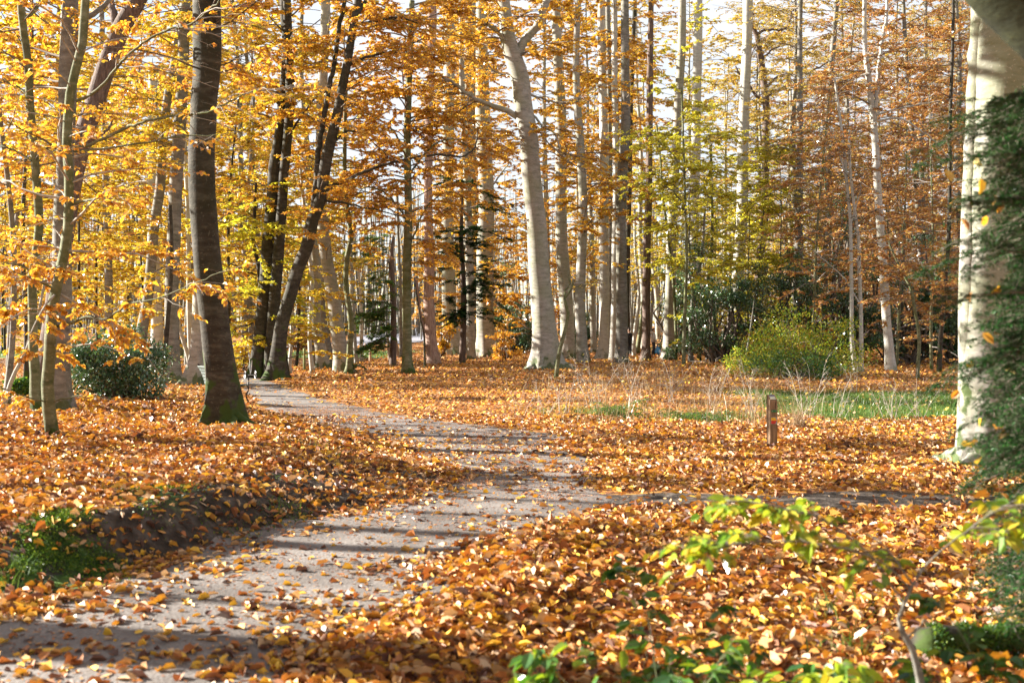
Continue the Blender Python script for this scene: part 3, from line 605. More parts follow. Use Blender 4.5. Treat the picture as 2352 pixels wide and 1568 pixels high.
tree('sunlit buttressed beech half hidden behind the dark trunk, rising over the bench', 'tree', [(450, 880), (453, 850), (456, 800), (460, 720), (463, 640), (468, 500), (470, 350), (472, 100), (474, 0)], [44, 36, 33, 30, 28, 26], 'beech', flare=.9, fh=.6, pal='gold', d=33,
     limbs=[([(450, 842), (404, 884)], 26, 9, -.5, 'root')], crown=[CR(0, 400, 12, 2.6, 36)])
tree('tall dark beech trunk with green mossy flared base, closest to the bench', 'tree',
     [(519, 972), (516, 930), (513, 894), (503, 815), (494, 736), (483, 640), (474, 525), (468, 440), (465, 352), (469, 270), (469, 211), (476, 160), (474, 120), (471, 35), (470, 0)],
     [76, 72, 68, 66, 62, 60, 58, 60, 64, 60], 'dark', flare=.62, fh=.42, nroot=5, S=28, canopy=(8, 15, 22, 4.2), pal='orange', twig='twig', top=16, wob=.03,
     limbs=[([(489, 640), (500, 628), (512, 624), (525, 612)], 3, 1, -.8, K_(3, .5, 16)), ([(498, 150), (520, 146), (548, 128), (580, 118)], 4, 2, .5, K_(7, 1.2, 30)),
            ([(468, 30), (440, -10), (400, -40)], 10, 6, .6, None),
            ([(500, 950), (428, 972)], 34, 8, .35, 'root'), ([(535, 950), (600, 985)], 40, 8, -.45, 'root'), ([(540, 950), (612, 975)], 30, 7, .1, 'root'), ([(510, 950), (496, 990)], 36, 10, -.5, 'root'), ([(525, 950), (545, 995)], 34, 9, -.6, 'root')],
     crown=[CR(0, 200, 9, 1.7, 34), CR(400, 560, 3, .8, 20, bare=.3)])
tree('thin dark crooked young tree between the dark trunk and the twin trunks', 'tree', [(588, 800), (589, 760), (592, 720), (594, 630), (590, 600), (580, 560), (583, 500), (585, 457), (588, 420)], [11, 10, 9, 8, 6], 'dark', 'young_beech', flare=.3, S=8, top=0, pal='yellow', d=38,
     limbs=[([(589, 632), (560, 620), (535, 608), (505, 606)], 4, 2, .3, K_(8, 1.2, 44)), ([(590, 735), (565, 748), (540, 752), (520, 760)], 4, 2, .2, K_(8, 1.1, 44))],
     crown=[CR(420, 780, 34, 2.3, 52, up=.1)])
# -- the twin trunks and leaning trunk
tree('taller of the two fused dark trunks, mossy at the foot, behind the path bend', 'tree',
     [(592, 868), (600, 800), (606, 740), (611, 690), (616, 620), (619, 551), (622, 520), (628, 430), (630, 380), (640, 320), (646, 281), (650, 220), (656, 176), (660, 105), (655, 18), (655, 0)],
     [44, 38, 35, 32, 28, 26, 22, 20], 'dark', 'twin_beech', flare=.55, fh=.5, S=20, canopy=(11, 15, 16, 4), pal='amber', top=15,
     limbs=[([(650, 190), (675, 165), (700, 150), (740, 140), (770, 118)], 6, 2, .5, K_(9, 1.5, 36)), ([(652, 330), (690, 270), (720, 230), (752, 208)], 6, 3, .6, K_(9, 1.5, 36)), ([(640, 240), (610, 200), (570, 172), (545, 160)], 6, 2, -.4, K_(9, 1.4, 30))],
     crown=[CR(0, 330, 16, 2.6, 40), CR(330, 520, 8, 2.0, 40)])
tree('darker rear trunk fused to the right side of the tall mossy twin', 'tree',
     [(618, 860), (622, 800), (630, 715), (640, 600), (643, 551), (648, 470), (650, 420), (658, 330), (664, 246), (664, 160), (661, 60), (660, 0)],
     [30, 26, 24, 22, 20, 18], 'dark', 'twin_beech', flare=.4, S=16, pal='gold', d=37.6, crown=[CR(0, 350, 12, 2.4, 40)])
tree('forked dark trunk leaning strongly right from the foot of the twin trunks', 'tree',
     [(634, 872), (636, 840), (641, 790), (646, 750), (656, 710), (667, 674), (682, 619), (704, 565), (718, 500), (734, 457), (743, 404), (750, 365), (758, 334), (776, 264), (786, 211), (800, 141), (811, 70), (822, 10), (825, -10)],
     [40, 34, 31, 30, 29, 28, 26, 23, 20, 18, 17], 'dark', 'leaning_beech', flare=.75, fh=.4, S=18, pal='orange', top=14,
     limbs=[([(712, 530), (722, 455), (727, 404), (730, 352), (748, 246), (757, 195), (764, 170), (772, 110), (780, 60), (790, 10), (795, -20)], 14, 9, .5, None),
            ([(746, 445), (765, 428), (797, 415), (825, 400), (850, 390), (903, 373), (973, 359), (1015, 355), (1061, 359), (1080, 350), (1092, 334), (1096, 300)], 9, 3, .8, K_(14, 1.3, 14, bare=.4)),
            ([(748, 461), (790, 466), (832, 475), (880, 485), (930, 500)], 6, 2, .5, K_(9, 1.3, 34)),
            ([(756, 340), (800, 300), (850, 320), (890, 360)], 6, 2, -.6, K_(8, 1.5, 34)), ([(800, 150), (850, 130), (900, 120), (950, 130)], 7, 2, .5, K_(10, 1.8, 40)),
            ([(815, 55), (860, 50), (910, 40), (960, 55)], 8, 3, -.5, K_(9, 1.8, 40)), ([(640, 860), (662, 886)], 22, 6, -.5, 'root'), ([(630, 860), (598, 884)], 22, 5, -.6, 'root'), ([(822, 30), (838, 5), (842, -20)], 9, 7, .2, None)],
     crown=[CR(0, 300, 18, 2.8, 42), CR(300, 560, 10, 2.2, 40)])
# -- thin trunks and pale beeches by the far fence
for lb, p, w_, bk, pl in [
    ('white thin knotted stem just right of the leaning forked trunk', [(667, 860), (665, 842), (668, 800), (669, 750), (668, 690), (664, 600)], [10, 9, 8, 6], 'pale', 'gold'),
    ('dark snapped thin stem in front of the white knotted stem', [(664, 868), (660, 840), (656, 810), (653, 783), (650, 740)], [7, 6, 5, 3], 'dark', 'gold'),
    ('pale pole-thin tree left of the leaning pair of beeches', [(718, 857), (714, 820), (712, 797), (712, 742), (715, 633), (710, 592), (700, 500), (690, 380)], [12, 10, 9, 8, 7], 'pale', 'gold'),
    ('thin pale stem close behind the sinuous stump-footed tree', [(819, 836), (816, 800), (815, 783), (813, 729), (808, 640), (806, 520)], [10, 9, 8, 7], 'pale', 'gold'),
    ('short pale stem standing in front of the pale road', [(831, 828), (830, 790), (830, 742), (828, 690), (822, 600)], [9, 8, 7, 6], 'pale', 'gold')]:
    tree(lb, 'tree', p, w_, bk, 'young_beech', flare=.25, S=10, top=0, pal=pl, wob=.06, crown=[CR(p[-1][1], p[-1][1] + 90, 8, 2.2, 40)])
tree('left one of the leaning pair of grey beeches, wider at its foot', 'tree', [(745, 848), (740, 820), (735, 790), (729, 765), (727, 701), (731, 647), (722, 578), (712, 480), (706, 380)], [34, 26, 24, 22, 19, 17], 'beech', flare=.5, pal='gold', top=0, crown=[CR(380, 640, 18, 2.8, 44)])
tree('narrower right one of the leaning pair of grey beeches', 'tree', [(766, 842), (757, 810), (749, 775), (742, 730), (738, 660), (735, 560)], [20, 17, 15, 13], 'grey', flare=.4, pal='gold', top=0, crown=[CR(560, 700, 12, 2.4, 46)])
tree('smooth pinkish grey beech leaning left, in front of the road', 'tree', [(786, 854), (782, 800), (777, 770), (768, 690), (760, 650), (753, 619), (744, 551), (740, 500), (736, 400), (738, 280), (744, 150), (748, 0)],
     [40, 32, 30, 28, 26, 23, 20], 'beech', flare=.45, pal='amber', limbs=[([(764, 640), (790, 618), (800, 590), (812, 570)], 3, 1.5, .4, K_(5, .9, 20))], crown=[CR(0, 420, 16, 2.8, 42), CR(430, 600, 7, 1.8, 40)])
tree('sinuous thin tree growing from a black mossy stump by the path', 'tree', [(801, 858), (803, 835), (804, 797), (807, 742), (803, 710), (798, 682), (794, 650), (794, 619), (798, 578), (805, 551), (800, 500), (794, 457), (792, 330), (796, 200)],
     [16, 14, 13, 13, 12, 10, 8], 'green', 'young_beech', flare=1.3, fh=.16, S=12, top=0, pal='orange', wob=.05, limbs=[([(806, 846), (822, 838), (832, 842), (842, 850)], 8, 3, .2, None)], crown=[CR(200, 560, 16, 2.4, 40)])
tree('upright slim beech with a bright green mossy foot in the middle of the leaf carpet', 'tree',
     [(938, 857), (936, 840), (935, 797), (934, 715), (934, 633), (936, 565), (938, 500), (938, 440), (936, 330), (938, 211), (941, 120), (944, 40), (946, 0)],
     [26, 21, 20, 19, 18, 16, 14, 12], 'green', 'beech_tree', flare=.35, fh=.3, S=14, pal='orange', top=12,
     limbs=[([(942, 560), (985, 470), (1030, 440), (1080, 470)], 5, 1.5, -1.5, K_(14, 1.8, 52, droop=.8)), ([(930, 500), (880, 440), (840, 430), (800, 470)], 5, 1.5, -1, K_(12, 1.8, 50, droop=.8)),
            ([(942, 400), (1000, 330), (1050, 320), (1100, 370)], 5, 1.5, .6, K_(12, 1.9, 50, droop=.8)), ([(932, 340), (880, 280), (830, 260), (790, 300)], 5, 1.5, .8, K_(12, 1.9, 48, droop=.8))],
     crown=[CR(0, 300, 26, 3.4, 46, droop=.8, up=.35), CR(250, 560, 30, 3.0, 50, droop=.9, up=.3), CR(540, 640, 7, 2.2, 46, droop=.8, az=(-60, 60))])
tree('broken trunk with shredded pink bark and peeling strips', 'tree', [(996, 838), (994, 815), (990, 780), (988, 742), (986, 710), (985, 680), (986, 600), (984, 480), (986, 300), (990, 120), (992, 0)], [34, 26, 25, 23, 18, 14], 'pink', 'redwood', flare=.5, fh=.3, pal='orange', wob=.05,
     limbs=[([(983, 800), (975, 760), (968, 730), (962, 690), (955, 640)], 9, 5, .4, None), ([(990, 700), (1005, 690), (1015, 680), (1030, 684)], 3, 1, .5, K_(3, .8, 10, bare=.8))], crown=[CR(0, 500, 8, 2.0, 30)])
tree('very thin dark stem touching the shredded pink trunk', 'tree', [(976, 842), (975, 800), (974, 770), (966, 735), (961, 700), (952, 640)], [5, 5, 4, 3], 'dark', 'young_beech', flare=.2, S=6, top=0, d=47, pal='orange', crown=[CR(640, 700, 3, .9, 30)])
tree('thin pale stem standing just left of the mossy-footed slim beech', 'tree', [(922, 822), (921, 780), (920, 730), (920, 674), (915, 560), (912, 420)], [9, 8, 7, 6], 'grey', 'young_beech', flare=.3, S=8, top=0, pal='amber', crown=[CR(420, 640, 10, 2.4, 40)])
tree('buttressed beech behind the shredded trunk, leftmost of three stout trunks', 'tree', [(1041, 815), (1038, 790), (1034, 750), (1032, 710), (1030, 620), (1028, 500), (1030, 300), (1032, 100), (1033, 0)], [44, 34, 32, 28, 26, 22], 'beech', flare=.7, fh=.7, pal='orange', crown=[CR(100, 500, 12, 3.0, 40), CR(560, 720, 9, 2.4, 50, droop=.7)])
tree('patchy sunlit beech in the middle of three stout trunks', 'tree', [(1077, 806), (1078, 770), (1079, 700), (1080, 640), (1080, 500), (1078, 300), (1080, 100), (1080, 0)], [38, 34, 31, 28, 25], 'beech', flare=.5, fh=.6, pal='orange', crown=[CR(0, 500, 14, 3.2, 38)])
tree('stoutest sunlit beech, rightmost of three trunks left of the smooth forked beech', 'tree', [(1118, 820), (1117, 790), (1115, 740), (1114, 700), (1114, 640), (1114, 578), (1117, 527), (1113, 352), (1108, 246), (1108, 176), (1106, 60), (1106, 0)],
     [54, 44, 40, 38, 36, 33, 28, 24], 'beech', flare=.75, fh=.6, nroot=7, S=22, pal='orange', limbs=[([(1124, 812), (1166, 828)], 22, 6, -.3, 'root'), ([(1112, 812), (1098, 826)], 22, 6, -.5, 'root'), ([(1122, 440), (1150, 400), (1180, 360)], 5, 2, .6, K_(6, 1.6, 40))],
     crown=[CR(0, 400, 14, 3.4, 40), CR(560, 720, 10, 2.2, 52, up=0, az=(-110, 20))])
# -- the smooth forked beech in the centre
tree('great smooth beech with a forked top and sunlit roots, centre of the picture', 'tree',
     [(1250, 848), (1249, 835), (1250, 801), (1246, 707), (1240, 640), (1235, 560), (1233, 520), (1222, 422), (1214, 316), (1202, 246), (1193, 176), (1180, 134), (1168, 96), (1163, 53), (1158, 10), (1156, -10)],
     [66, 58, 54, 50, 47, 44, 43, 42, 43, 40, 34, 28, 26], 'beech', flare=.62, fh=.7, nroot=7, S=30, pal='amber', top=18, canopy=(15, 18, 12, 4), wob=.018,
     limbs=[([(1188, 150), (1190, 128), (1198, 105), (1217, 81), (1230, 66), (1240, 50), (1250, 20), (1258, -10)], 22, 16, .8, None),
            ([(1180, 120), (1168, 98), (1146, 77), (1130, 64), (1115, 56), (1090, 40)], 13, 6, -.6, K_(8, 1.8, 40)),
            ([(1188, 268), (1170, 258), (1153, 250), (1130, 243), (1111, 236), (1076, 218), (1040, 190), (1000, 170)], 16, 6, -1.0, K_(14, 1.9, 46)),
            ([(1205, 226), (1215, 218), (1232, 222), (1252, 229), (1275, 236), (1298, 243)], 8, 3, .8, K_(9, 1.4, 40)),
            ([(1216, 262), (1235, 276), (1252, 296), (1268, 302), (1280, 325), (1290, 350), (1305, 372)], 6, 3, -1.0, K_(9, 1.5, 42)),
            ([(1235, 300), (1262, 330), (1310, 372), (1345, 400), (1370, 420)], 4, 2, -1.2, K_(10, 1.6, 42)),
            ([(1212, 316), (1195, 320), (1160, 300), (1140, 302)], 4, 2, -1.4, K_(9, 1.2, 56)),
            ([(1184, 170), (1165, 172), (1140, 165), (1120, 150)], 4, 2, -.5, K_(7, 1.5, 44)),
            ([(1232, 838), (1206, 856)], 26, 8, -.8, 'root'), ([(1262, 838), (1288, 856)], 26, 8, -.5, 'root'), ([(1246, 838), (1240, 862)], 24, 8, -1.2, 'root'), ([(1258, 838), (1310, 846)], 20, 6, .5, 'root')],
     crown=[CR(0, 140, 10, 3.0, 40), CR(290, 340, 6, 1.6, 52, up=0, az=(180, 330)), CR(480, 570, 5, .8, 40, bare=.4)])
tree('grey beech in shade just right of the great forked beech', 'tree', [(1303, 824), (1303, 790), (1303, 740), (1300, 690), (1296, 640), (1291, 570), (1289, 492), (1289, 316), (1285, 211), (1280, 105), (1276, 0)], [40, 32, 30, 28, 26, 24, 20], 'beech', flare=.6, fh=.5, pal='orange', crown=[CR(0, 480, 20, 2.8, 42)])
tree('crooked slim greenish tree in front of the shaded grey beech', 'tree', [(1277, 868), (1280, 840), (1286, 801), (1293, 775), (1299, 754), (1303, 735), (1305, 722), (1300, 702), (1296, 688), (1305, 674), (1314, 658), (1318, 640)], [10, 9, 8, 7, 5], 'green', 'young_tree', flare=.3, S=8, top=0, pal='olive', twig='twigpale',
     limbs=[([(1297, 690), (1298, 670), (1308, 655), (1306, 630)], 5, 3, .2, K_(4, .8, 8, bare=.6)), ([(1312, 664), (1335, 655), (1360, 652), (1380, 640)], 3, 1, .4, K_(7, .9, 8, bare=.6))], crown=[CR(640, 760, 10, 1.0, 8, bare=.7)])
# -- trunks of the middle right
tree('straight grey beech left of the pale and dark fused pair', 'tree', [(1386, 826), (1387, 800), (1388, 707), (1388, 600), (1387, 527), (1387, 352), (1384, 176), (1382, 35), (1382, 0)], [32, 25, 23, 22, 20, 18, 16], 'pale', flare=.5, S=18, pal='orange', crown=[CR(0, 520, 24, 2.8, 40)])
tree('pale lit stem fused to the left of the stout dark trunk', 'tree', [(1409, 826), (1409, 800), (1411, 707), (1412, 600), (1414, 520), (1416, 400), (1414, 316), (1412, 176), (1412, 40), (1412, 0)], [20, 16, 15, 14, 13, 12], 'pale', 'twin_beech', flare=.4, S=14, pal='amber', crown=[CR(0, 480, 14, 2.6, 40)])
tree('stout dark upright trunk fused to the right of the pale lit stem', 'tree', [(1428, 833), (1428, 800), (1428, 707), (1427, 600), (1426, 520), (1430, 400), (1436, 316), (1436, 176), (1435, 35), (1435, 0)], [32, 27, 25, 24, 22, 19, 17], 'grey', 'twin_beech', flare=.5, S=18, pal='orange', crown=[CR(0, 480, 16, 2.6, 38)])
for lb, p, w_, bk, pl, cr in [
    ('thin upright stem rising behind the fused pair, seen high among orange leaves', [(1402, 815), (1402, 700), (1401, 500), (1400, 316), (1398, 150), (1396, 0)], [13, 13, 12, 11], 'grey', 'orange', [CR(0, 480, 14, 2.4, 40)]),
    ('slim dark stem leaning right in the upper canopy beyond the fused pair', [(1440, 815), (1442, 600), (1446, 400), (1450, 230), (1454, 105), (1458, 0)], [11, 11, 10, 9], 'dark', 'amber', [CR(0, 420, 14, 2.4, 40)]),
    ('slender pale stem curving right beside the dark fused trunk', [(1456, 818), (1456, 790), (1461, 738), (1468, 690), (1468, 676), (1464, 620), (1460, 582), (1458, 480)], [9, 8, 7, 5], 'pale', 'gold', [CR(480, 640, 8, 1.8, 36)]),
    ('thinnest white stem between the dark fused trunk and its curving neighbour', [(1448, 814), (1450, 780), (1450, 730), (1447, 690), (1446, 620)], [6, 6, 5, 4], 'pale', 'gold', []),
    ('short greenish stem leaning onto the two-tone reddish trunk', [(1463, 812), (1468, 780), (1472, 750), (1475, 722), (1478, 690)], [11, 10, 9, 8], 'green', 'gold', [])]:
    tree(lb, 'tree', p, w_, bk, 'young_beech', flare=.3, S=10, top=15, pal=pl, crown=cr)
tree('two-tone reddish trunk, dark above and brown below, beside the person with the blue bag', 'tree', [(1483, 828), (1484, 800), (1485, 740), (1485, 685), (1486, 620), (1486, 551), (1489, 457), (1492, 300), (1494, 120), (1495, 0)], [22, 19, 18, 17, 15, 12], 'brown', 'larch_tree', flare=.35, S=14, pal='amber', crown=[CR(0, 420, 10, 2.0, 30)])
tree('mottled grey trunk with ivy at its foot, right of the blue bag', 'tree', [(1535, 825), (1537, 790), (1538, 740), (1540, 676), (1541, 600), (1541, 551), (1544, 500), (1548, 420), (1553, 352), (1560, 210), (1565, 105), (1567, 0)], [32, 25, 24, 24, 22, 20, 17], 'beech', flare=.5, S=16, pal='yellow', crown=[CR(0, 300, 12, 2.6, 36), CR(300, 640, 14, 2.0, 40)])
tree('brilliant white sunlit trunk behind the yellow sapling leaves', 'tree', [(1588, 800), (1590, 720), (1594, 640), (1594, 560), (1594, 457), (1599, 316), (1602, 141), (1603, 40), (1603, 0)], [28, 25, 24, 22, 20, 19], 'pale', 'pale_tree', flare=.4, pal='gold', d=78, crown=[CR(0, 300, 10, 3.0, 34)])
tree('thin forked tree with a Y-shaped top in front of the white sunlit trunk', 'tree', [(1587, 832), (1587, 800), (1588, 738), (1592, 690), (1594, 668), (1600, 640), (1608, 613), (1614, 560), (1618, 480)], [12, 10, 9, 8, 6, 5], 'grey', 'young_beech', flare=.4, S=10, top=0, pal='yellow',
     limbs=[([(1593, 676), (1586, 650), (1583, 620), (1582, 582), (1584, 520), (1582, 440)], 7, 3, .3, K_(12, 1.7, 46))], crown=[CR(480, 660, 14, 2.0, 46)])
tree('dark thin stem leaning right in front of the hollies', 'tree', [(1605, 830), (1608, 800), (1615, 765), (1621, 738), (1625, 690), (1627, 645), (1634, 590), (1636, 540), (1634, 440), (1633, 330)], [9, 8, 7, 6, 5], 'green', 'young_beech', flare=.3, S=8, top=0, pal='yellow',
     crown=[CR(340, 640, 26, 2.0, 48, up=.15)])
tree('bright yellow beech sapling spreading its layered leaves in the centre right', 'tree', [(1570, 835), (1572, 760), (1574, 680), (1576, 600), (1574, 500), (1572, 400), (1570, 300), (1566, 200)], [9, 8, 7, 6, 5, 4], 'green', 'beech_sapling', flare=.3, S=8, top=0, pal='yellow', d=50,
     limbs=[([(1574, 470), (1530, 430), (1490, 420), (1450, 430)], 4, 1.5, -1, K_(12, 1.7, 60)), ([(1574, 400), (1530, 340), (1480, 310), (1440, 310)], 4, 1.5, -.6, K_(12, 1.7, 60)), ([(1576, 560), (1640, 520), (1690, 530), (1720, 550)], 4, 1.5, -.5, K_(10, 1.6, 50))],
     crown=[CR(200, 660, 40, 2.4, 58, up=.1)])
tree('greenish yellow young beech left of the bright yellow sapling', 'tree', [(1553, 812), (1552, 740), (1546, 640), (1536, 560), (1522, 450), (1516, 350), (1508, 280)], [7, 7, 6, 5, 4], 'green', 'beech_sapling', flare=.3, S=8, top=0, pal='yellow', d=58,
     crown=[CR(280, 640, 34, 2.3, 50, up=.1)])
tree('pale grey trunk left of the dark forked tree, standing in orange and green undergrowth', 'tree', [(1690, 800), (1691, 750), (1693, 692), (1697, 620), (1703, 510), (1705, 420), (1707, 316), (1712, 220), (1715, 141), (1717, 0)], [32, 28, 27, 26, 24, 22], 'pale', 'beech_tree', flare=.4, pal='olive', d=66, crown=[CR(0, 450, 16, 3.0, 30)])
tree('dark rough-barked tree with a forked crown of bare twisted limbs', 'tree', [(1731, 818), (1733, 780), (1735, 740), (1738, 692), (1745, 620), (1751, 551), (1754, 527), (1757, 420), (1758, 316), (1760, 270), (1760, 239), (1757, 205), (1754, 176), (1748, 130), (1744, 105), (1738, 80), (1730, 63), (1716, 40), (1710, 21), (1712, -10)],
     [26, 22, 20, 19, 18, 17, 16, 15, 13, 10, 8, 7], 'brown', 'oak_tree', flare=.4, S=16, pal='olive', top=12,
     limbs=[([(1759, 242), (1745, 228), (1730, 211), (1722, 196), (1707, 183), (1695, 165), (1689, 151)], 8, 3, -.6, K_(7, 1.0, 12, bare=.5)),
            ([(1760, 238), (1767, 218), (1790, 208), (1819, 205), (1850, 210), (1879, 214), (1905, 222)], 7, 3, .6, K_(9, 1.4, 10, bare=.5)),
            ([(1759, 205), (1770, 190), (1790, 176), (1812, 172), (1850, 166), (1879, 158), (1900, 142), (1918, 127), (1960, 118)], 7, 3, .9, K_(10, 1.4, 10, bare=.5)),
            ([(1748, 136), (1775, 115), (1800, 105), (1830, 108), (1860, 112), (1890, 105)], 5, 2, .5, K_(8, 1.3, 14, bare=.4)),
            ([(1738, 80), (1752, 72), (1775, 68), (1795, 70), (1810, 60), (1816, 42), (1822, 10)], 7, 4, -.4, K_(6, 1.0, 14, bare=.4)),
            ([(1742, 98), (1728, 120), (1720, 145), (1716, 165)], 3, 1.5, .3, None), ([(1748, 128), (1742, 150), (1730, 160)], 3, 1, .3, None)],
     crown=[CR(0, 120, 8, 1.6, 16, bare=.4)])
tree('thin pale stick leaning against the dark forked tree from the left', 'tree', [(1709, 852), (1714, 820), (1720, 780), (1726, 740), (1732, 690)], [5, 5, 4, 3, 2], 'grey', 'young_tree', flare=.2, S=6, top=0, pal='olive', crown=[CR(690, 740, 3, .8, 10, bare=.5)])
tree('left one of two slim pale stems rising from a shared dark root clump', 'tree', [(1966, 857), (1960, 820), (1956, 780), (1954, 692), (1953, 620), (1953, 551), (1953, 510), (1947, 430), (1941, 352), (1930, 260), (1918, 180)], [12, 10, 9, 8, 7, 5], 'pale', 'young_beech', flare=.4, S=10, top=0, pal='russet', twig='twig',
     limbs=[([(1946, 420), (1925, 340), (1905, 290)], 5, 2, .5, K_(9, 1.3, 26, bare=.3)), ([(1953, 520), (1975, 440), (1985, 380)], 4, 2, -.3, K_(7, 1.2, 26, bare=.3))], crown=[CR(180, 560, 24, 2.0, 22, bare=.3, up=.4)])
tree('right one of two slim pale stems, with a long sloping branch to the left', 'tree', [(1976, 856), (1978, 820), (1979, 760), (1979, 709), (1975, 620), (1972, 551), (1966, 510), (1960, 470), (1950, 380), (1948, 300)], [11, 10, 9, 8, 7, 5], 'pale', 'young_beech', flare=.4, S=10, top=0, pal='russet', twig='twig',
     limbs=[([(1978, 708), (1968, 685), (1950, 655), (1925, 625), (1897, 600), (1870, 575)], 4, 2, .4, K_(9, 1.0, 30, bare=.3))], crown=[CR(300, 640, 22, 2.0, 24, bare=.3, up=.3)])
tree('smooth pale beech curving at its foot, forking high, right of the two slim stems', 'tree', [(2047, 852), (2044, 820), (2042, 790), (2039, 762), (2033, 690), (2030, 656), (2026, 600), (2023, 551), (2018, 500), (2014, 420), (2011, 316), (2006, 260), (2001, 215), (1997, 175), (1992, 141), (1988, 100), (1986, 60), (1986, 0)],
     [26, 21, 20, 18, 17, 16, 14, 11, 9], 'pale', 'beech_tree', flare=.35, S=16, pal='russet', top=12,
     limbs=[([(2008, 290), (2012, 240), (2016, 200), (2018, 158), (2024, 110), (2030, 70), (2036, 30), (2039, -10)], 10, 7, .6, None), ([(2010, 280), (2050, 270), (2100, 290), (2160, 340), (2205, 400)], 6, 2, -.6, K_(12, 1.6, 30, bare=.2)),
            ([(2012, 265), (2060, 250), (2110, 240), (2170, 232)], 5, 2, .5, K_(10, 1.6, 28, bare=.2)), ([(1996, 170), (1960, 180), (1920, 200), (1880, 240)], 5, 2, .6, K_(10, 1.6, 24, bare=.2)),
            ([(2024, 520), (1990, 530), (1950, 540)], 3, 1, -.5, K_(6, 1.1, 24, bare=.3))],
     crown=[CR(0, 260, 22, 2.6, 30, bare=.2), CR(260, 640, 20, 1.9, 28, bare=.25)])
tree('thin green-barked crooked sapling between the curved beech and the big right-hand beech', 'tree', [(2108, 872), (2109, 840), (2111, 779), (2106, 740), (2099, 709), (2095, 685), (2090, 663), (2078, 640), (2060, 605), (2044, 570), (2030, 530)], [9, 8, 8, 7, 5, 4], 'green', 'young_beech', flare=.3, S=8, top=0, pal='russet',
     limbs=[([(2098, 705), (2075, 690), (2050, 680), (2020, 690)], 3, 1, -.4, K_(7, 1.1, 30, bare=.2))], crown=[CR(540, 740, 26, 1.8, 40, bare=.2)])
tree('leaning dark young tree in the shade left of the big right-hand beech', 'tree', [(2157, 830), (2160, 780), (2163, 730), (2168, 660), (2176, 560), (2182, 420), (2186, 250), (2188, 100), (2187, 0)], [11, 10, 9, 9, 8, 7], 'dark', 'young_beech', flare=.3, S=10, pal='russet', d=44, crown=[CR(0, 700, 40, 2.4, 30, bare=.2)])
stub = MB(); a = P3(1952, 806, 45); b_ = P3(1998, 757, 45)
tubes(stub, crom([a, (a + b_) / 2 + [.05, 0, .05], b_], 8)[None], np.array([[.11, .11, .10, .10, .09, .08, .05, .01]]), 9)
tag(stub.build('broken_branch', BARK['brown'], None, tuple(a)), 'dark snapped branch with a splintered end wedged between two slim pale stems', 'branch')
# -- big beech on the right
tree('massive pale double-stemmed beech with mossy roots at the right edge', 'tree', [(2282, 1064), (2280, 1030), (2280, 960), (2282, 880), (2284, 800), (2286, 650), (2287, 520), (2290, 380), (2296, 230), (2302, 100), (2306, 30), (2308, -10)],
     [150, 146, 146, 148, 144, 140, 134], 'bigbeech', 'beech_tree', canopy=(6.5, 15, 34, 5), flare=.34, fh=.45, nroot=6, S=40, pal='russet', top=16, wob=.028,
     limbs=[([(2235, 1000), (2146, 1025)], 70, 16, .75, 'root'), ([(2245, 1035), (2208, 1080)], 80, 24, -.35, 'root'), ([(2290, 1035), (2300, 1085)], 80, 24, -.6, 'root'), ([(2262, 1035), (2250, 1085)], 60, 20, -.5, 'root'),
            ([(2228, 960), (2226, 800), (2228, 650), (2230, 520), (2233, 380), (2240, 230), (2246, 100), (2250, 0), (2254, -80)], 44, 40, -.1, None)],
     crown=[CR(-150, 0, 4, 1.5, 20)])

# ------------------------------------------------------------------ trees standing outside the picture on the left: their trunks throw the shadow bands across the path
def at_xy(x, y, hgt, lean=0.0):
    s = F / y; bx = CX + x * s; by = HY + CAMZ * s
    return [(bx, by), (bx + lean * .3 * s, by - .3 * hgt * s), (bx + lean * .7 * s, by - .7 * hgt * s), (bx + lean * s, by - hgt * s)], s
for x0, y0, t, wd_ in [(-1.5, 5.75, 9, .80), (-1.5, 4.5, 13, .5), (-1.2, 6.75, 12, .12), (0, 8.05, 11, .30), (0, 8.9, 15, .16), (0, 9.9, 14, .14), (0, 10.8, 18, .22), (.5, 12.2, 17, .34), (.5, 13.4, 20, .12), (.5, 15.4, 24, .30), (0, 18.6, 27, .3), (2.5, 8.1, 16, .22), (3, 21.5, 33, .35), (2, 11.3, 25, .2)]:
    x, y = x0 - .966 * t, y0 + .259 * t
    p, s = at_xy(x, y, 13.0, rng.normal(0, .6))
    tree('tall slender beech beyond the left edge of the picture, shading the path', 'tree', p, [wd_ * s, wd_ * s * .8, wd_ * s * .6, wd_ * s * .2], 'grey', 'beech_tree', d=y, group='beeches beyond the left edge',
         top=0, S=12, pal='orange', fine=False, crown=[CR(p[-1][1], p[2][1], 4, 1.8, 6, ls=.09)])

for x, y, pl in [(3.4, -4.5, 'amber'), (-5.5, -3.5, 'orange'), (-.5, -9, 'amber'), (7.6, 4.5, 'amber'), (9.5, 11, 'orange'), (8, -3, 'orange')]:
    p, s = at_xy(x, 3.0, 14.0, rng.normal(0, .6)); t_ = tree('tall beech beside or behind the camera, its crown overhead', 'tree', p, [.5 * s, .4 * s, .3 * s, .1 * s], 'beech', 'beech_tree', d=3.0, group='beeches around the camera', top=0, S=12, pal=pl, fine=False, canopy=(6.5, 14, 34, 5)); t_.location = (x, y, float(height(x, y)))

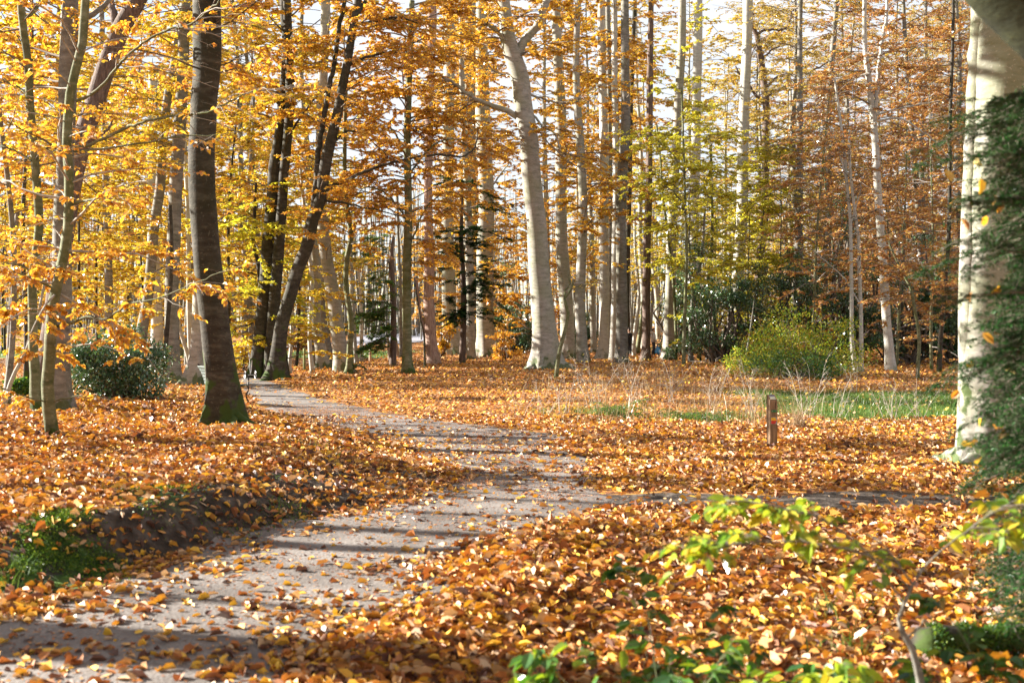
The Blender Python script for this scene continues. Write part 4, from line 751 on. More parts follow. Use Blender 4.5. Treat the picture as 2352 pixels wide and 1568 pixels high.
# ------------------------------------------------------------------ woodland behind
def proto(label, group, H, base_r, bark, pal, z0, z1, n, L, dens, name='beech_tree', twig='twig', lean=.6, **k):
    d = 60.0; s = F / d; by = HY + CAMZ * s; bx = CX + 300
    pts = [(bx, by), (bx + lean * .25 * s, by - .25 * H * s), (bx + lean * .5 * s + rng.normal(0, .2) * s, by - .55 * H * s), (bx + lean * s, by - H * s)]
    return tree(label, 'tree', pts, [2 * base_r * s, 1.6 * base_r * s, 1.1 * base_r * s, .3 * base_r * s], bark, name, d=d, group=group, top=0, S=10, flare=.4, pal=pal, twig=twig, fine=False,
                crown=[dict(y=(HY - (z1 - CAMZ) * s, HY - (z0 - CAMZ) * s), n=n, L=L, dens=dens, ls=k.pop('ls', .115), sec=.36, ter=k.pop('ter', .20), **k)])
def copy_thing(o, x, y, rz, sc):
    r = o.copy(); COL.objects.link(r); r.location = (x, y, float(height(x, y)) - .05); r.rotation_euler = (rng.normal(0, .035), rng.normal(0, .035), rz); r.scale = (sc, sc, sc)
    for ch in o.children:
        c = ch.copy(); COL.objects.link(c); c.parent = r
    return r
ZONES = {
 'gold': ('golden tree deep in the left background wood', 'golden background trees', [dict(H=25, base_r=.17, bark='grey', pal='gold', z0=2.5, z1=25, n=58, L=3.0, dens=50), dict(H=12, base_r=.08, bark='dark', pal='gold', z0=1.0, z1=12, n=44, L=2.3, dens=54), dict(H=22, base_r=.14, bark='grey', pal='amber', z0=2, z1=22, n=54, L=2.8, dens=48)]),
 'orange': ('orange tree deep in the wood behind the central trunks', 'orange background trees', [dict(H=28, base_r=.24, bark='beech', pal='amber', z0=4, z1=28, n=66, L=3.2, dens=46), dict(H=11, base_r=.08, bark='grey', pal='orange', z0=1.2, z1=11, n=42, L=2.3, dens=50)]),
 'yellow': ('yellow tree deep in the wood right of the centre', 'yellow background trees', [dict(H=28, base_r=.24, bark='beech', pal='gold', z0=5, z1=28, n=60, L=3.0, dens=40), dict(H=11, base_r=.07, bark='green', pal='yellow', z0=1.2, z1=11, n=42, L=2.3, dens=50), dict(H=28, base_r=.2, bark='brown', pal='olive', z0=5, z1=28, n=60, L=2.8, dens=26, twig='twiggrey', ter=.16)]),
 'russet': ('thin-leaved russet tree deep in the wood on the right', 'russet background trees', [dict(H=28, base_r=.20, bark='grey', pal='russet', z0=3, z1=28, n=86, L=3.2, dens=19, twig='twiggrey', ter=.15), dict(H=12, base_r=.07, bark='green', pal='russet', z0=1.0, z1=12, n=50, L=2.4, dens=24, twig='twiggrey'), dict(H=28, base_r=.24, bark='grey', pal='olive', z0=3, z1=28, n=96, L=3.2, dens=12, twig='twiggrey', ter=.14)]),
}
PROTO = {}
for z, (lb, g, lst) in ZONES.items():
    PROTO[z] = [proto(lb, g, **dict(k)) for k in lst]; 
first = {id(o): True for l in PROTO.values() for o in l}
def place_bg(px, d, zone, kind, sc=None):
    o = PROTO[zone][kind]; x = (px - CX) * d / F; rz = rng.uniform(0, 6.28); sc = sc or rng.uniform(.85, 1.15)
    if first.get(id(o)):
        first[id(o)] = False; o.location = (x, d, float(height(x, d)) - .05); o.rotation_euler = (0, 0, rz); o.scale = (sc, sc, sc)
    else: copy_thing(o, x, d, rz, sc)
def zone_of(px): return 'gold' if px < 850 else 'orange' if px < 1370 else 'yellow' if px < 1780 else 'russet'
for row, (d, step) in enumerate([(58, 190), (68, 150), (80, 125), (94, 110), (110, 95)]):
    px = -60 + rng.uniform(0, 80)
    while px < 2420:
        dd = d + rng.uniform(-5, 5); z = zone_of(px + rng.normal(0, 70)); n = len(PROTO[z])
        road_gap = 775 < px < 965 and dd > 50
        if not road_gap or rng.random() < .0:
            if not (1390 < px < 1620 and dd < 80): place_bg(px, dd, z, rng.integers(0, n))
        px += step * rng.uniform(.6, 1.4) * (.6 if px > 1350 else 1.0)
# left side between the saplings and the road
for px, d, z, k in [(60, 34, 'gold', 1), (190, 40, 'gold', 1), (250, 47, 'gold', 0), (520, 45, 'gold', 1), (560, 52, 'gold', 2), (330, 52, 'gold', 1), (20, 48, 'gold', 2), (680, 52, 'gold', 1), (120, 55, 'gold', 0), (430, 58, 'gold', 2), (300, 62, 'gold', 1), (610, 62, 'gold', 0),
                    (1650, 57, 'yellow', 1), (1720, 60, 'yellow', 1), (1860, 50, 'russet', 1), (1950, 55, 'russet', 1), (2060, 50, 'russet', 1), (2140, 46, 'russet', 1), (1800, 58, 'yellow', 1)]:
    place_bg(px, d, z, k)
for l in PROTO.values():
    for o in l:
        if first[id(o)]: place_bg(rng.uniform(1000, 1300), 118, [z for z in PROTO if o in PROTO[z]][0], [PROTO[z].index(o) for z in PROTO if o in PROTO[z]][0])

# far wood reading as one mass
def far_mass():
    mb = MB(); n = 26000
    for nm, px0, px1, cnt, mat in (('gold', -150, 800, 7000, 1), ('amber', 800, 1450, 6000, 2), ('olive', 1350, 2400, 12000, 3), ('russet', 1700, 2500, 9000, 4)):
        px = rng.uniform(px0, px1, cnt); d = rng.uniform(128, 175, cnt); x = (px - CX) * d / F
        top = (9 + 6 * sstep(1300, 1700, px)) + 5 * vnoise(x, d * .2, .09, 61); zz = top * rng.random(cnt) ** .8
        p = np.stack([x, d, height(x, d) + zz], -1)
        leaves(mb, p, nrm(rng.normal(0, 1, (cnt, 3)) * [1, 1, .4]), nrm(rng.normal(0, .8, (cnt, 3)) + [0, 0, 1]), rng.uniform(.25, .6, cnt), rng.uniform(.15, .3, cnt), mat, None, fine=False)
    m = 1500; px = rng.uniform(-150, 2500, m); d = rng.uniform(125, 178, m); x = (px - CX) * d / F; z = height(x, d); h = rng.uniform(9, 22, m)
    p0 = np.stack([x, d, z], -1); P = p0[:, None, :] + np.linspace(0, 1, 4)[None, :, None] * np.stack([rng.normal(0, .8, m), rng.normal(0, .8, m), h], -1)[:, None, :] + rng.normal(0, .12, (m, 4, 3))
    tubes(mb, P, rng.uniform(.05, .22, m)[:, None] * np.array([1, .8, .6, .15]), 5, 0)
    return mb.build('far_wood', [BARK['grey'], LEAF['gold'], LEAF['amber'], LEAF['olive'], LEAF['russet']])
tag(far_mass(), 'distant autumn wood closing the view behind all the trees', 'wood', kind='stuff')

# ------------------------------------------------------------------ shrubs
bush('dark glossy holly bush on the leafy bank at the left', 'bush', 262, 922, 235, 190, 'holly', 9000, d=21.5, ls=.07, fine=True, lob=34)
bush('low green ivy patch at the foot of the thin pole beeches, far left', 'bush', 62, 930, 120, 46, 'green', 2200, name='ivy_patch', d=22.5, ls=.07)
bush('holly behind the person with the blue bag', 'bush', 1570, 818, 160, 290, 'holly', 9000, d=74, ls=.16, lob=30)
bush('tall holly between the Y-forked tree and the dark thin stem', 'bush', 1650, 832, 200, 320, 'holly', 11000, lob=34, d=55.5, ls=.13)
bush('dense holly in shade behind the yellow-green shrub', 'bush', 1800, 832, 220, 300, 'holly', 11000, lob=34, d=56, ls=.13)
bush('wide dark holly behind the two slim pale stems', 'bush', 1925, 834, 230, 370, 'holly', 14000, lob=40, d=54, ls=.13)
bush('dark holly behind the curved pale beech', 'bush', 2085, 834, 200, 330, 'holly', 12000, lob=36, d=53, ls=.13)
bush('dark holly close to the big right-hand beech', 'bush', 2195, 834, 160, 300, 'holly', 9000, lob=30, d=52, ls=.13)
bush('glossy holly right of the stoutest of three trunks', 'bush', 1185, 808, 130, 200, 'holly', 8000, lob=30, d=78, ls=.17)
bush('low holly seen between the great forked beech and the straight grey beech', 'bush', 1345, 808, 90, 120, 'holly', 4000, d=84, ls=.17)
bush('bright green hedge beyond the far side of the road', 'hedge', 870, 772, 130, 70, 'green', 3000, name='hedge', d=138, ls=.3)
bush('brown beech hedge along the road behind the leaning grey beeches', 'hedge', 705, 800, 120, 60, 'russet', 3600, name='hedge', d=90, ls=.2)
bush('low orange beech shrub behind the shredded pink trunk', 'bush', 1012, 825, 60, 135, 'amber', 1800, name='beech_shrub', d=62, ls=.15)
bush('orange beech shrub right of the stoutest of three trunks', 'bush', 1165, 790, 75, 120, 'orange', 1500, name='beech_shrub', d=60, ls=.13)
bush('sunny yellow-green shrub behind the marker post', 'bush', 1838, 874, 330, 150, 'lime', 8000, name='leafy_shrub', d=40, ls=.095, lob=50)
bush('small yellow-green shrub at the foot of the dark forked tree', 'bush', 1725, 868, 130, 60, 'lime', 1800, name='leafy_shrub', d=43, ls=.10)
bush('green bramble patch in front of the yellow-green shrub', 'bush', 1815, 882, 260, 70, 'green', 3000, name='bramble_patch', d=37, ls=.09, lob=30)
bush('orange beech shrub above the yellow-green shrub', 'bush', 1810, 822, 230, 130, 'orange', 2200, name='beech_shrub', d=54, ls=.12, depth=.5)
bush('yellow-leaved fallen branch heap between the dark trunk and the twin trunks', 'bush', 562, 842, 66, 90, 'gold', 1500, name='leafy_branch_heap', d=44, ls=.12)
bush('small green ivy clump on the mottled grey trunk', 'bush', 1543, 828, 34, 46, 'holly', 700, name='ivy_patch', d=58, ls=.12)

# -- dark yew in the middle distance and a hanging fir
def conifer(label, px, by, d, y0, y1, n, L, az, pal='yew', **k):
    s = F / d; pts = [(px, by), (px + 3, by - 120), (px - 2, by - 260), (px + 1, y0)]
    return tree(label, 'tree', pts, [16, 13, 10, 3], 'brown', 'yew_tree', d=d, top=0, S=10, pal=pal, flare=.3, fine=False,
                crown=[dict(y=(y0, y1), n=n, L=L, dens=70, az=az, droop=.55, up=.05, needle=True, ls=.13, asp=.28, sec=.2, ter=.16, **k)])
conifer('dark yew hanging in front of the stoutest of three trunks', 1062, 806, 55, 430, 740, 44, 2.2, (-150, 30))
conifer('blue-green fir with drooping sprays in front of the road', 902, 838, 52, 540, 800, 30, 1.9, (130, 260), 'green')

# ------------------------------------------------------------------ foreground right
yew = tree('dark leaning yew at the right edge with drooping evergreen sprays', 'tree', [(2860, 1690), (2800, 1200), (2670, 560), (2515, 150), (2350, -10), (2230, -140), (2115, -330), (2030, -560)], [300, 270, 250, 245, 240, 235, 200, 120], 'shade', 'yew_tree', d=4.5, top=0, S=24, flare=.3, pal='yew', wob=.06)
yb = MB(); yorg = np.array(yew.location)
TIPS = [(2255, 262), (2262, 300), (2205, 300), (2300, 330), (2165, 350), (2240, 380), (2290, 420), (2200, 440), (2140, 480), (2250, 500), (2180, 555), (2300, 560), (2235, 600), (2190, 640), (2290, 660), (2170, 715), (2255, 720), (2310, 760), (2215, 790), (2275, 830), (2205, 860), (2180, 905), (2245, 930), (2300, 940), (2262, 985), (2225, 1040), (2295, 1050), (2270, 1110), (2215, 1130), (2310, 1150), (2290, 1210), (2330, 1270), (2300, 1330), (2345, 1390)]
O_, A_, E_, L_ = [], [], [], []
TIPS += [(2330 + rng.normal(0, 22), y_) for y_ in np.linspace(230, 1480, 100)] + [(rng.uniform(2010, 2380), rng.uniform(-420, -60)) for _ in range(120)]
for tx, ty in TIPS:
    for q in range(2):
        d = rng.uniform(4.9, 6.6); t_ = P3(tx + rng.normal(0, 30) + 70 * q, ty + rng.normal(0, 22), d); o = P3(rng.uniform(2420, 2560), ty - rng.uniform(20, 120), d + rng.uniform(-.3, .3))
        v = t_ - o; O_.append(o); A_.append(math.atan2(v[1], v[0])); L_.append(np.linalg.norm(v) * 1.04); E_.append(math.asin(v[2] / np.linalg.norm(v)) + .22)
grow(yb, np.array(O_), A_, E_, L_, .006, droop=.42, lat=.14, sec=.035, secl=.32, ter=.05, terl=.38, dens=330, ls=.027, asp=.2, fine=False, needle=True, leaf0=.05)
q = rng.integers(0, len(O_), 26); pp = np.array([P3(rng.uniform(2180, 2352), rng.uniform(320, 1250), rng.uniform(5.0, 6)) for _ in q])
grow_leaf = (pp, nrm(rng.normal(0, 1, (26, 3)) + [0, 0, -.6]), nrm(rng.normal(0, 1, (26, 3)) + [0, -.8, .5]))
leaves(yb, *grow_leaf, rng.uniform(.05, .08, 26), rng.uniform(.03, .05, 26), 2, None)
yb.build('crown', [BARK['twig'], LEAF['yew'], LEAF['orange']], yew, yorg)

NB = dict(sec=.055, ter=.07, secl=.36, terl=.5, dens=26, ls=.062, droop=.25, fine=True, leaf0=.1)
tree('grey-stemmed beech sapling reaching yellow-green branches across the lower right', 'tree', [(2135, 1735), (2118, 1600), (2108, 1540), (2090, 1480), (2070, 1448), (2062, 1425), (2075, 1385), (2095, 1340), (2130, 1290)], [22, 19, 17, 15, 12, 9, 7, 5], 'grey', 'beech_sapling', d=4.3, top=0, S=12, flare=.2, pal='lime', twig='twig', wob=.05,
     limbs=[([(2090, 1350), (2040, 1300), (1960, 1265), (1850, 1245), (1700, 1248), (1565, 1258)], 5, 2, .1, dict(n=20, L=.12, **NB)), ([(2075, 1385), (2010, 1290), (1930, 1215), (1800, 1165), (1690, 1150), (1640, 1148)], 5, 2, .25, dict(n=16, L=.13, **NB)),
            ([(2110, 1310), (2180, 1250), (2260, 1190), (2330, 1150), (2400, 1120)], 5, 3, .15, dict(n=16, L=.13, **NB)), ([(2095, 1340), (2060, 1290), (2030, 1250), (1990, 1225)], 5, 2, .1, dict(n=8, L=.12, **NB)), ([(2085, 1465), (2110, 1440), (2128, 1420)], 6, 4, .1, None)])
def seedling(label, px, d, hgt, n, pal, spread=.6, ls=.075, dens=17, name='leafy_seedling', L=None):
    x = (px - CX) * d / F; g = float(height(x, d)); org = np.array([x, d, g]); r = thing(name, org, label, 'plant'); mb = MB()
    o = org + np.stack([rng.normal(0, .04, n), rng.normal(0, .04, n), np.full(n, -.02)], 1)
    grow(mb, o, rng.uniform(0, 2 * PI, n), rng.uniform(1.35 - spread, 1.45, n), hgt * rng.uniform(.75, 1.2, n), .0045, droop=.9, sec=.07, secl=.34, ter=.09, terl=.5, dens=dens, ls=ls, asp=.66, fine=True, leaf0=.3)
    mb.build('foliage', [BARK['green'], LEAF[pal]], r, org); return r
for px, d, h_, n, pal, lb in [(1335, 4.55, .40, 3, 'green', 'dark green leafy seedling, leftmost of the plants along the bottom edge'), (1440, 4.75, .46, 3, 'green', 'green seedling with broad leaves, second from the left at the bottom edge'), (1560, 4.6, .58, 4, 'green', 'tall green bramble shoot left of the bright lime shoots at the bottom'),
                              (1700, 4.7, .48, 4, 'green', 'bushy green seedling in the middle of the bottom right plants'), (1850, 4.5, .56, 4, 'lime', 'bright lime-leaved seedling at the bottom, left of the grey sapling stem'), (1740, 4.45, .46, 3, 'lime', 'smaller lime-yellow shoot close to the bottom edge, among darker green leaves'),
                              (1960, 4.7, .44, 3, 'green', 'green seedling directly left of the grey sapling stem'), (2205, 4.6, .36, 3, 'green', 'green shoot in front of the mossy log'), (2310, 4.5, .55, 6, 'green', 'dark green seedling in the bottom right corner')]:
    seedling(lb, px, d, h_, n, pal)
def mossy_log():
    mb = MB(); a = P3(2100, 1470, 5.55); b = P3(2520, 1462, 5.75); a[2] = height(a[0], a[1]) + .05; b[2] = height(b[0], b[1]) + .06
    n = 40; P = a + (b - a) * np.linspace(0, 1, n)[:, None]; P[:, 2] += .012 * np.sin(np.linspace(0, 9, n)); R = np.full(n, .085) * (1 + .06 * np.sin(np.linspace(0, 14, n))); R[0] = .02; R[1] = .07
    tubes(mb, P[None], R[None], 24, 0, (1 + rng.normal(0, .045, (n, 24)))[None])
    m = 9000; k = rng.integers(1, n - 1, m); th = rng.uniform(-.5, PI + .5, m); dr = np.stack([0 * th, -np.cos(th), np.sin(th)], -1); q = P[k] + rng.normal(0, .008, (m, 3)) + dr * R[k, None] * .98
    ok = vnoise(q[:, 0] * 3, q[:, 2] * 3 + q[:, 1], 4, 71) > -.25; q, dr = q[ok], dr[ok]; m = len(q)
    leaves(mb, q, nrm(dr + rng.normal(0, .6, (m, 3))), nrm(rng.normal(0, 1, (m, 3))), rng.uniform(.012, .03, m), .007, 1, fine=False)
    return mb.build('mossy_log', [BARK['dark'], LEAF['green']], None, tuple(a))
tag(mossy_log(), 'short dark log covered in moss, lying among leaves at the lower right', 'log')

# ------------------------------------------------------------------ low growth
def blades(mb, x, y, h_, wd_, mat=0, lean=.35):
    n = len(x); z = height(x, y); p = np.stack([x, y, z - .01], -1); a = rng.uniform(0, 2 * PI, n); ln = rng.normal(0, lean, (n, 2)) * h_[:, None]
    s = np.stack([np.cos(a), np.sin(a), 0 * a], -1) * wd_[:, None] * .5; m_ = p + np.stack([ln[:, 0] * .35, ln[:, 1] * .35, h_ * .6], -1); t = p + np.stack([ln[:, 0], ln[:, 1], h_], -1)
    V = np.stack([p - s, p + s, m_ + s * .7, m_ - s * .7, t + s * .1, t - s * .1], 1); b = np.arange(n)[:, None] * 6
    r = rng.random(n); mb.add(V, np.concatenate([b + [0, 1, 2, 3], b + [3, 2, 4, 5]]), mat, np.concatenate([r, r]), smooth=False)
GR = leaf_mat('grass_blade', [(.07, .16, .03), (.11, .21, .04), (.05, .12, .03), (.22, .26, .07), (.10, .18, .05)], trans=.35, gloss=.015)
DRY = leaf_mat('dry_straw', [(.30, .22, .13), (.40, .31, .19), (.22, .15, .09), (.27, .17, .10), (.46, .39, .27)], trans=.25, gloss=.02)
MOSS = leaf_mat('moss_frond', [(.07, .15, .015), (.11, .20, .02), (.04, .10, .012), (.16, .24, .03)], trans=.3, gloss=.03)
mb = MB(); n = 110000; y = rng.uniform(19.3, 32, n); x = rng.uniform(.3, 15, n); k = rng.random(n) < grass_zone(x, y); x, y = x[k], y[k]
blades(mb, x, y, rng.uniform(.05, .16, len(x)), rng.uniform(.006, .014, len(x)))
n = 7000; y = rng.uniform(66, 86, n); x = rng.uniform(-45, -6, n); k = rng.random(n) < grass_zone(x, y); x, y = x[k], y[k]; blades(mb, x, y, rng.uniform(.08, .2, len(x)), rng.uniform(.03, .06, len(x)))
for px, py, c in [(700, 1025, 40), (760, 1050, 14), (1330, 965, 70), (1420, 972, 60), (1545, 975, 60), (1640, 972, 80), (1660, 1290, 10), (1255, 1180, 0), (1360, 955, 60), (1480, 968, 50), (2010, 1000, 50), (640, 1170, 14), (15, 1340, 60), (1880, 1420, 30), (1950, 1500, 40), (2020, 1400, 20)]:
    if c:
        x0, y0 = hit(px, py); blades(mb, x0 + rng.normal(0, .012 * y0, c), y0 + rng.normal(0, .012 * y0, c), rng.uniform(.05, .2, c), rng.uniform(.004, .009, c), lean=.5)
tag(mb.build('grass', GR), 'strip and tufts of green grass among the leaves', 'grass', kind='stuff')
mb = MB()
for q in range(190):
    px = 1190 + (600 if rng.random() < .8 else 1010) * rng.random() ** .85; py = rng.uniform(862, 985) if rng.random() < .8 else rng.uniform(838, 880); x0, y0 = hit(px, py); c = rng.integers(4, 16)
    x = x0 + rng.normal(0, .16, c); y = y0 + rng.normal(0, .16, c); blades(mb, x, y, rng.uniform(.2, .85, c) * rng.uniform(.4, 1.1), rng.uniform(.004, .010, c), lean=.3)
for px, py in [(1822, 985), (1832, 985), (1640, 960), (1838, 982)]:
    x0, y0 = hit(px, py); c = 60; blades(mb, x0 + rng.normal(0, .07, c), y0 + rng.normal(0, .07, c), rng.uniform(.2, .5, c), rng.uniform(.004, .008, c), lean=.4)
tag(mb.build('dry_grass', DRY), 'dry straw-coloured grass and dead stalks standing in the clearing', 'dry grass', kind='stuff')
BS = [(1196, 951, .9, 3, 'two bare upright twigs at the left end of the dry grass'), (1255, 957, .75, 4, 'small bare shrub bending left at the left end of the dry grass'), (1296, 953, .95, 5, 'bare shrub with pale stems below the crooked slim tree'),
      (1372, 938, 1.1, 7, 'dense bare shrub above the left fern clump'), (1452, 930, 1.1, 6, 'bare shrub between the two fern clumps'), (1540, 930, 1.2, 7, 'bare shrub left of the white-topped grass, below the Y-forked tree'),
      (1640, 940, 1.2, 7, 'spindly bare shrub above the right fern clump'), (1722, 962, 1.1, 8, 'bare shrub just left of the marker post'), (1852, 965, 1.15, 8, 'bare shrub just right of the marker post'),
      (1928, 962, .9, 6, 'bare shrub in the middle of the green grass strip'), (2052, 968, .95, 9, 'fan-shaped pale bare shrub on the green grass strip'), (2112, 966, .9, 6, 'bare shrub at the right end of the green grass strip'), (1330, 880, 1.0, 6, 'bare shrub at the foot of the great forked beech'), (1430, 872, 1.1, 6, 'bare shrub in front of the stout dark fused trunk'), (1960, 905, 1.0, 6, 'bare shrub below the two slim pale stems')]
for px, py, h_, n, lb in BS:
    x, d = hit(px, py); g = float(height(x, d)); org = np.array([x, d, g]); r = thing('bare_shrub', org, lb, 'shrub'); mb = MB()
    o = org + np.stack([rng.normal(0, .07, n), rng.normal(0, .07, n), np.full(n, -.02)], 1)
    grow(mb, o, rng.uniform(0, 2 * PI, n), rng.uniform(.95, 1.5, n), h_ * rng.uniform(.6, 1.15, n), .006, droop=.25, lat=.5, sec=.10, secl=.38, ter=.14, terl=.5, dens=.8, ls=.06, leaf0=.2, fine=True)
    mb.build('stems', [BARK['twigpale'], LEAF['olive']], r, org)
for px, py, h_, n, lb in [(1420, 962, .62, 15, 'round dark green fern clump at the edge of the dry grass'), (1575, 968, .5, 12, 'spreading fern left of the pale grass, right of the round fern clump'), (1630, 972, .45, 10, 'low fern at the right end of the fern row')]:
    x, d = hit(px, py); g = float(height(x, d)); org = np.array([x, d, g]); r = thing('fern', org, lb, 'fern'); mb = MB()
    o = np.repeat(org[None], n, 0); grow(mb, o, np.linspace(0, 6.28, n) + rng.normal(0, .2, n), rng.uniform(.5, 1.1, n), h_ * rng.uniform(.8, 1.2, n), .004, droop=1.3, lat=.1, sec=.022, secl=.24, ter=.5, dens=75, ls=.03, asp=.5, fine=False, leaf0=.1)
    mb.build('fronds', [BARK['green'], LEAF['green']], r, org)
mb = MB(); n = 90000; y = rng.uniform(6.4, 11.5, n); x = path_l(y) - rng.uniform(-.2, 1.5, n); k = rng.random(n) < moss_zone(x, y) * sstep(-.3, .4, vnoise(x, y, 2.2, 81) + .1 - .25 * (x + 2.6)); x, y = x[k], y[k]; n = len(x)
p = np.stack([x, y, height(x, y) + rng.random(n) * .02], -1); leaves(mb, p, nrm(rng.normal(0, .6, (n, 3)) + [-.1, -.4, .6]), nrm(rng.normal(0, 1, (n, 3))), rng.uniform(.012, .032, n), rng.uniform(.006, .012, n), 0, fine=False)
tag(mb.build('moss', MOSS), 'green moss on the eroded bank beside the path', 'moss', kind='stuff')

# ------------------------------------------------------------------ marker post
WOOD = plain('weathered_post_wood', (.23, .145, .085), .8, noise=.45, scale=5, stretch=(14, 14, 1), bump=.4, spec=.2)
def marker_post():
    x, d = hit(1773, 1029); g = float(height(x, d)); r = thing('marker_post', (x, d, g), 'square wooden trail marker post with coloured plates, standing in the leaves', 'post', rz=math.radians(13)); H = .735; w_ = .054
    mb = MB(); z1 = H - .075
    V = np.array([[-w_, -w_, -.2], [w_, -w_, -.2], [w_, w_, -.2], [-w_, w_, -.2], [-w_, -w_, z1], [w_, -w_, z1], [w_, w_, H], [-w_, w_, H], [-w_, w_ * .55, H], [w_, w_ * .55, H]])
    mb.add(V, [[0, 1, 5, 4], [4, 5, 9, 8], [8, 9, 6, 7], [2, 3, 7, 6]], smooth=False); mb.add(V, [[1, 2, 6, 9, 5], [3, 0, 4, 8, 7]], smooth=False); mb.build('post', WOOD, r)
    sl = math.atan2(H - z1, w_ * 1.55); R = rotm('x', PI / 2 - sl); c = np.array([0, (-w_ + w_ * .55) / 2, (z1 + H) / 2]) + np.array([0, -math.sin(sl), math.cos(sl)]) * .005
    M = lambda n, c_, ro=.45: plain(n, c_, ro, noise=.08, spec=.5)
    mb = MB(); R2 = rotm('x', sl); box(mb, c, (.074, .074, .006), 0, R2); pl = mb.build('number_plate', M('cream_plate', (.62, .60, .46)), r)
    mb = MB(); box(mb, c + R2 @ np.array([0, .030, .0045]), (.074, .016, .004), 0, R2); mb.build('blue_strip', M('blue_strip', (.03, .03, .22)), pl)
    f = -w_ - .003
    mb = MB(); box(mb, (0.006, f, .515), (.078, .006, .030)); gp = mb.build('green_plate', M('green_plate', (.01, .13, .03)), r)
    mb = MB()
    for sx in (-1, 1): tubes(mb, np.array([[[.006 + sx * .028, f - .002, .515], [.006 + sx * .028, f - .0055, .515], [.006 + sx * .028, f - .006, .515]]]), np.array([[.004, .004, .0005]]), 8)
    mb.build('screw', M('screw_steel', (.5, .5, .5)), gp)
    mb = MB(); box(mb, (.002, f, .385), (.092, .006, .096)); bp = mb.build('direction_plate', M('grey_plate', (.30, .29, .28)), r)
    def arrow(top, col, nm):
        z0, z1_ = (.387, .428) if top else (.342, .3865); a, b = (-.040, .044)
        pts = [(a, z0), (b, z0), (b - .026, z1_), (a, z1_)] if top else [(a, z0), (b - .026, z0), (b, z1_), (a, z1_)]
        V = np.array([[u, f - .0035, v] for u, v in pts] + [[u, f - .0055, v] for u, v in pts]); m = MB()
        m.add(V, [[4, 5, 6, 7], [0, 1, 5, 4], [1, 2, 6, 5], [2, 3, 7, 6], [3, 0, 4, 7]], smooth=False); m.build(nm, M(nm, col), bp)
    arrow(True, (.78, .42, .01), 'yellow_mark'); arrow(False, (.55, .02, .01), 'red_mark')
    mb = MB(); tubes(mb, crom([(.030, f + .0015, .655), (.027, f + .001, .60), (.031, f + .001, .545)], 6)[None], np.array([[.0008, .003, .004, .003, .002, .0005]]), 5); mb.build('crack', plain('dark_crack', (.015, .01, .008), .9), r)
marker_post()

# ------------------------------------------------------------------ bench
def bench():
    d = 24.14; x = -6.26; g = float(height(x, d)); r = thing('park_bench', (x, d, g), 'grey-green slatted park bench with curved iron legs, half hidden by the dark trunk', 'bench', rz=math.radians(-50))
    sm = plain('painted_slat', (.085, .115, .10), .6, noise=.25, scale=6, stretch=(1, 8, 8)); im = plain('dark_iron', (.03, .028, .026), .5, metal=.3); L = .60
    for k in range(6):                          # seen from behind: the seat lies on the far side
        z = .40 + k * .068; yb_ = .0 - .012 * k - .0035 * k * k
        mb = MB(); box(mb, (0, yb_, z), (2 * L, .022, .060), 0, rotm('x', .15 + .06 * k), .006); mb.build('back_slat', sm, r)
    for k in range(5):
        mb = MB(); box(mb, (0, .06 + .085 * k, .40 - .006 * k), (2 * L, .072, .024), 0, None, .006); mb.build('seat_slat', sm, r)
    for s in (-1, 1):
        mb = MB(); X = s * (L - .06)
        for pts in ([(X, -.18, .81), (X, -.10, .70), (X, -.02, .55), (X, .03, .42), (X, .02, .36), (X, .05, .27), (X, -.06, .14), (X, -.16, .0)], [(X, .03, .38), (X, .25, .355), (X, .44, .36), (X, .46, .30), (X, .40, .15), (X, .47, .0)], [(X, -.16, .005), (X, .0, .03), (X, .2, .02)], [(X, -.03, .60), (X, .2, .62), (X, .42, .60), (X, .46, .45), (X, .44, .36)]):
            c = crom(pts, 18); tubes(mb, c[None], np.full((1, 18), .016), 8)
        mb.build('iron_leg', im, r)
bench()

# ------------------------------------------------------------------ fence posts, bollard, trolley, car
FW = plain('fence_wood', (.36, .27, .20), .85, noise=.35, scale=4, stretch=(10, 10, 1), bump=.3, spec=.2); FG = plain('mossy_fence_wood', (.22, .24, .10), .85, noise=.3, scale=6, spec=.2)
for px, y1, y0, wpx, m, lean, lb in [(699, 803, 853, 6, FG, 0, 'green mossy fence post at the ditch, left of the leaning grey beeches'), (850, 783, 826, 6, FW, .02, 'short weathered fence post in front of the road, left of the drooping fir'), (896, 770, 832, 7, FW, -.10, 'taller fence post beneath the tips of the drooping fir'),
                                     (908, 778, 806, 5, FW, 0, 'smallest fence post, just right of the drooping fir'), (916, 751, 821, 9, FW, -.2, 'leaning thick fence post left of the mossy-footed slim beech')]:
    d = CAMZ * F / (y0 - HY); x = (px - CX) * d / F; g = float(height(x, d)); H = (y0 - y1) * d / F; rr = wpx * d / F / 2; mb = MB()
    P = crom([(lean * H * .0, 0, -.2), (lean * H * .5, 0, H * .5), (lean * H, 0, H)], 9); P = np.vstack([P, P[-1] + [0, 0, .008]]); R = np.full(10, rr); R[-1] = rr * .1; R[-2] = rr * .93
    tubes(mb, P[None], R[None], 12, 0, (1 + rng.normal(0, .03, (10, 12)))[None]); o = mb.build('fence_post', m); o.location = (x, d, g); tag(o, lb, 'post', 'fence posts beside the ditch')
mb = MB(); p0 = (CX - 498 - CX) * 88 / F; mb2 = np.array([[0, 0, 0], [0, 0, .5], [0, 0, .9], [0, 0, .98], [0, 0, 1.0]])
tubes(mb, mb2[None], np.array([[.14, .13, .12, .10, .01]]), 12); o = mb.build('bollard', plain('grey_bollard', (.30, .31, .36), .6)); o.location = (p0, 84, float(height(p0, 84))); tag(o, 'small blue-grey bollard in front of the brown hedge', 'bollard')
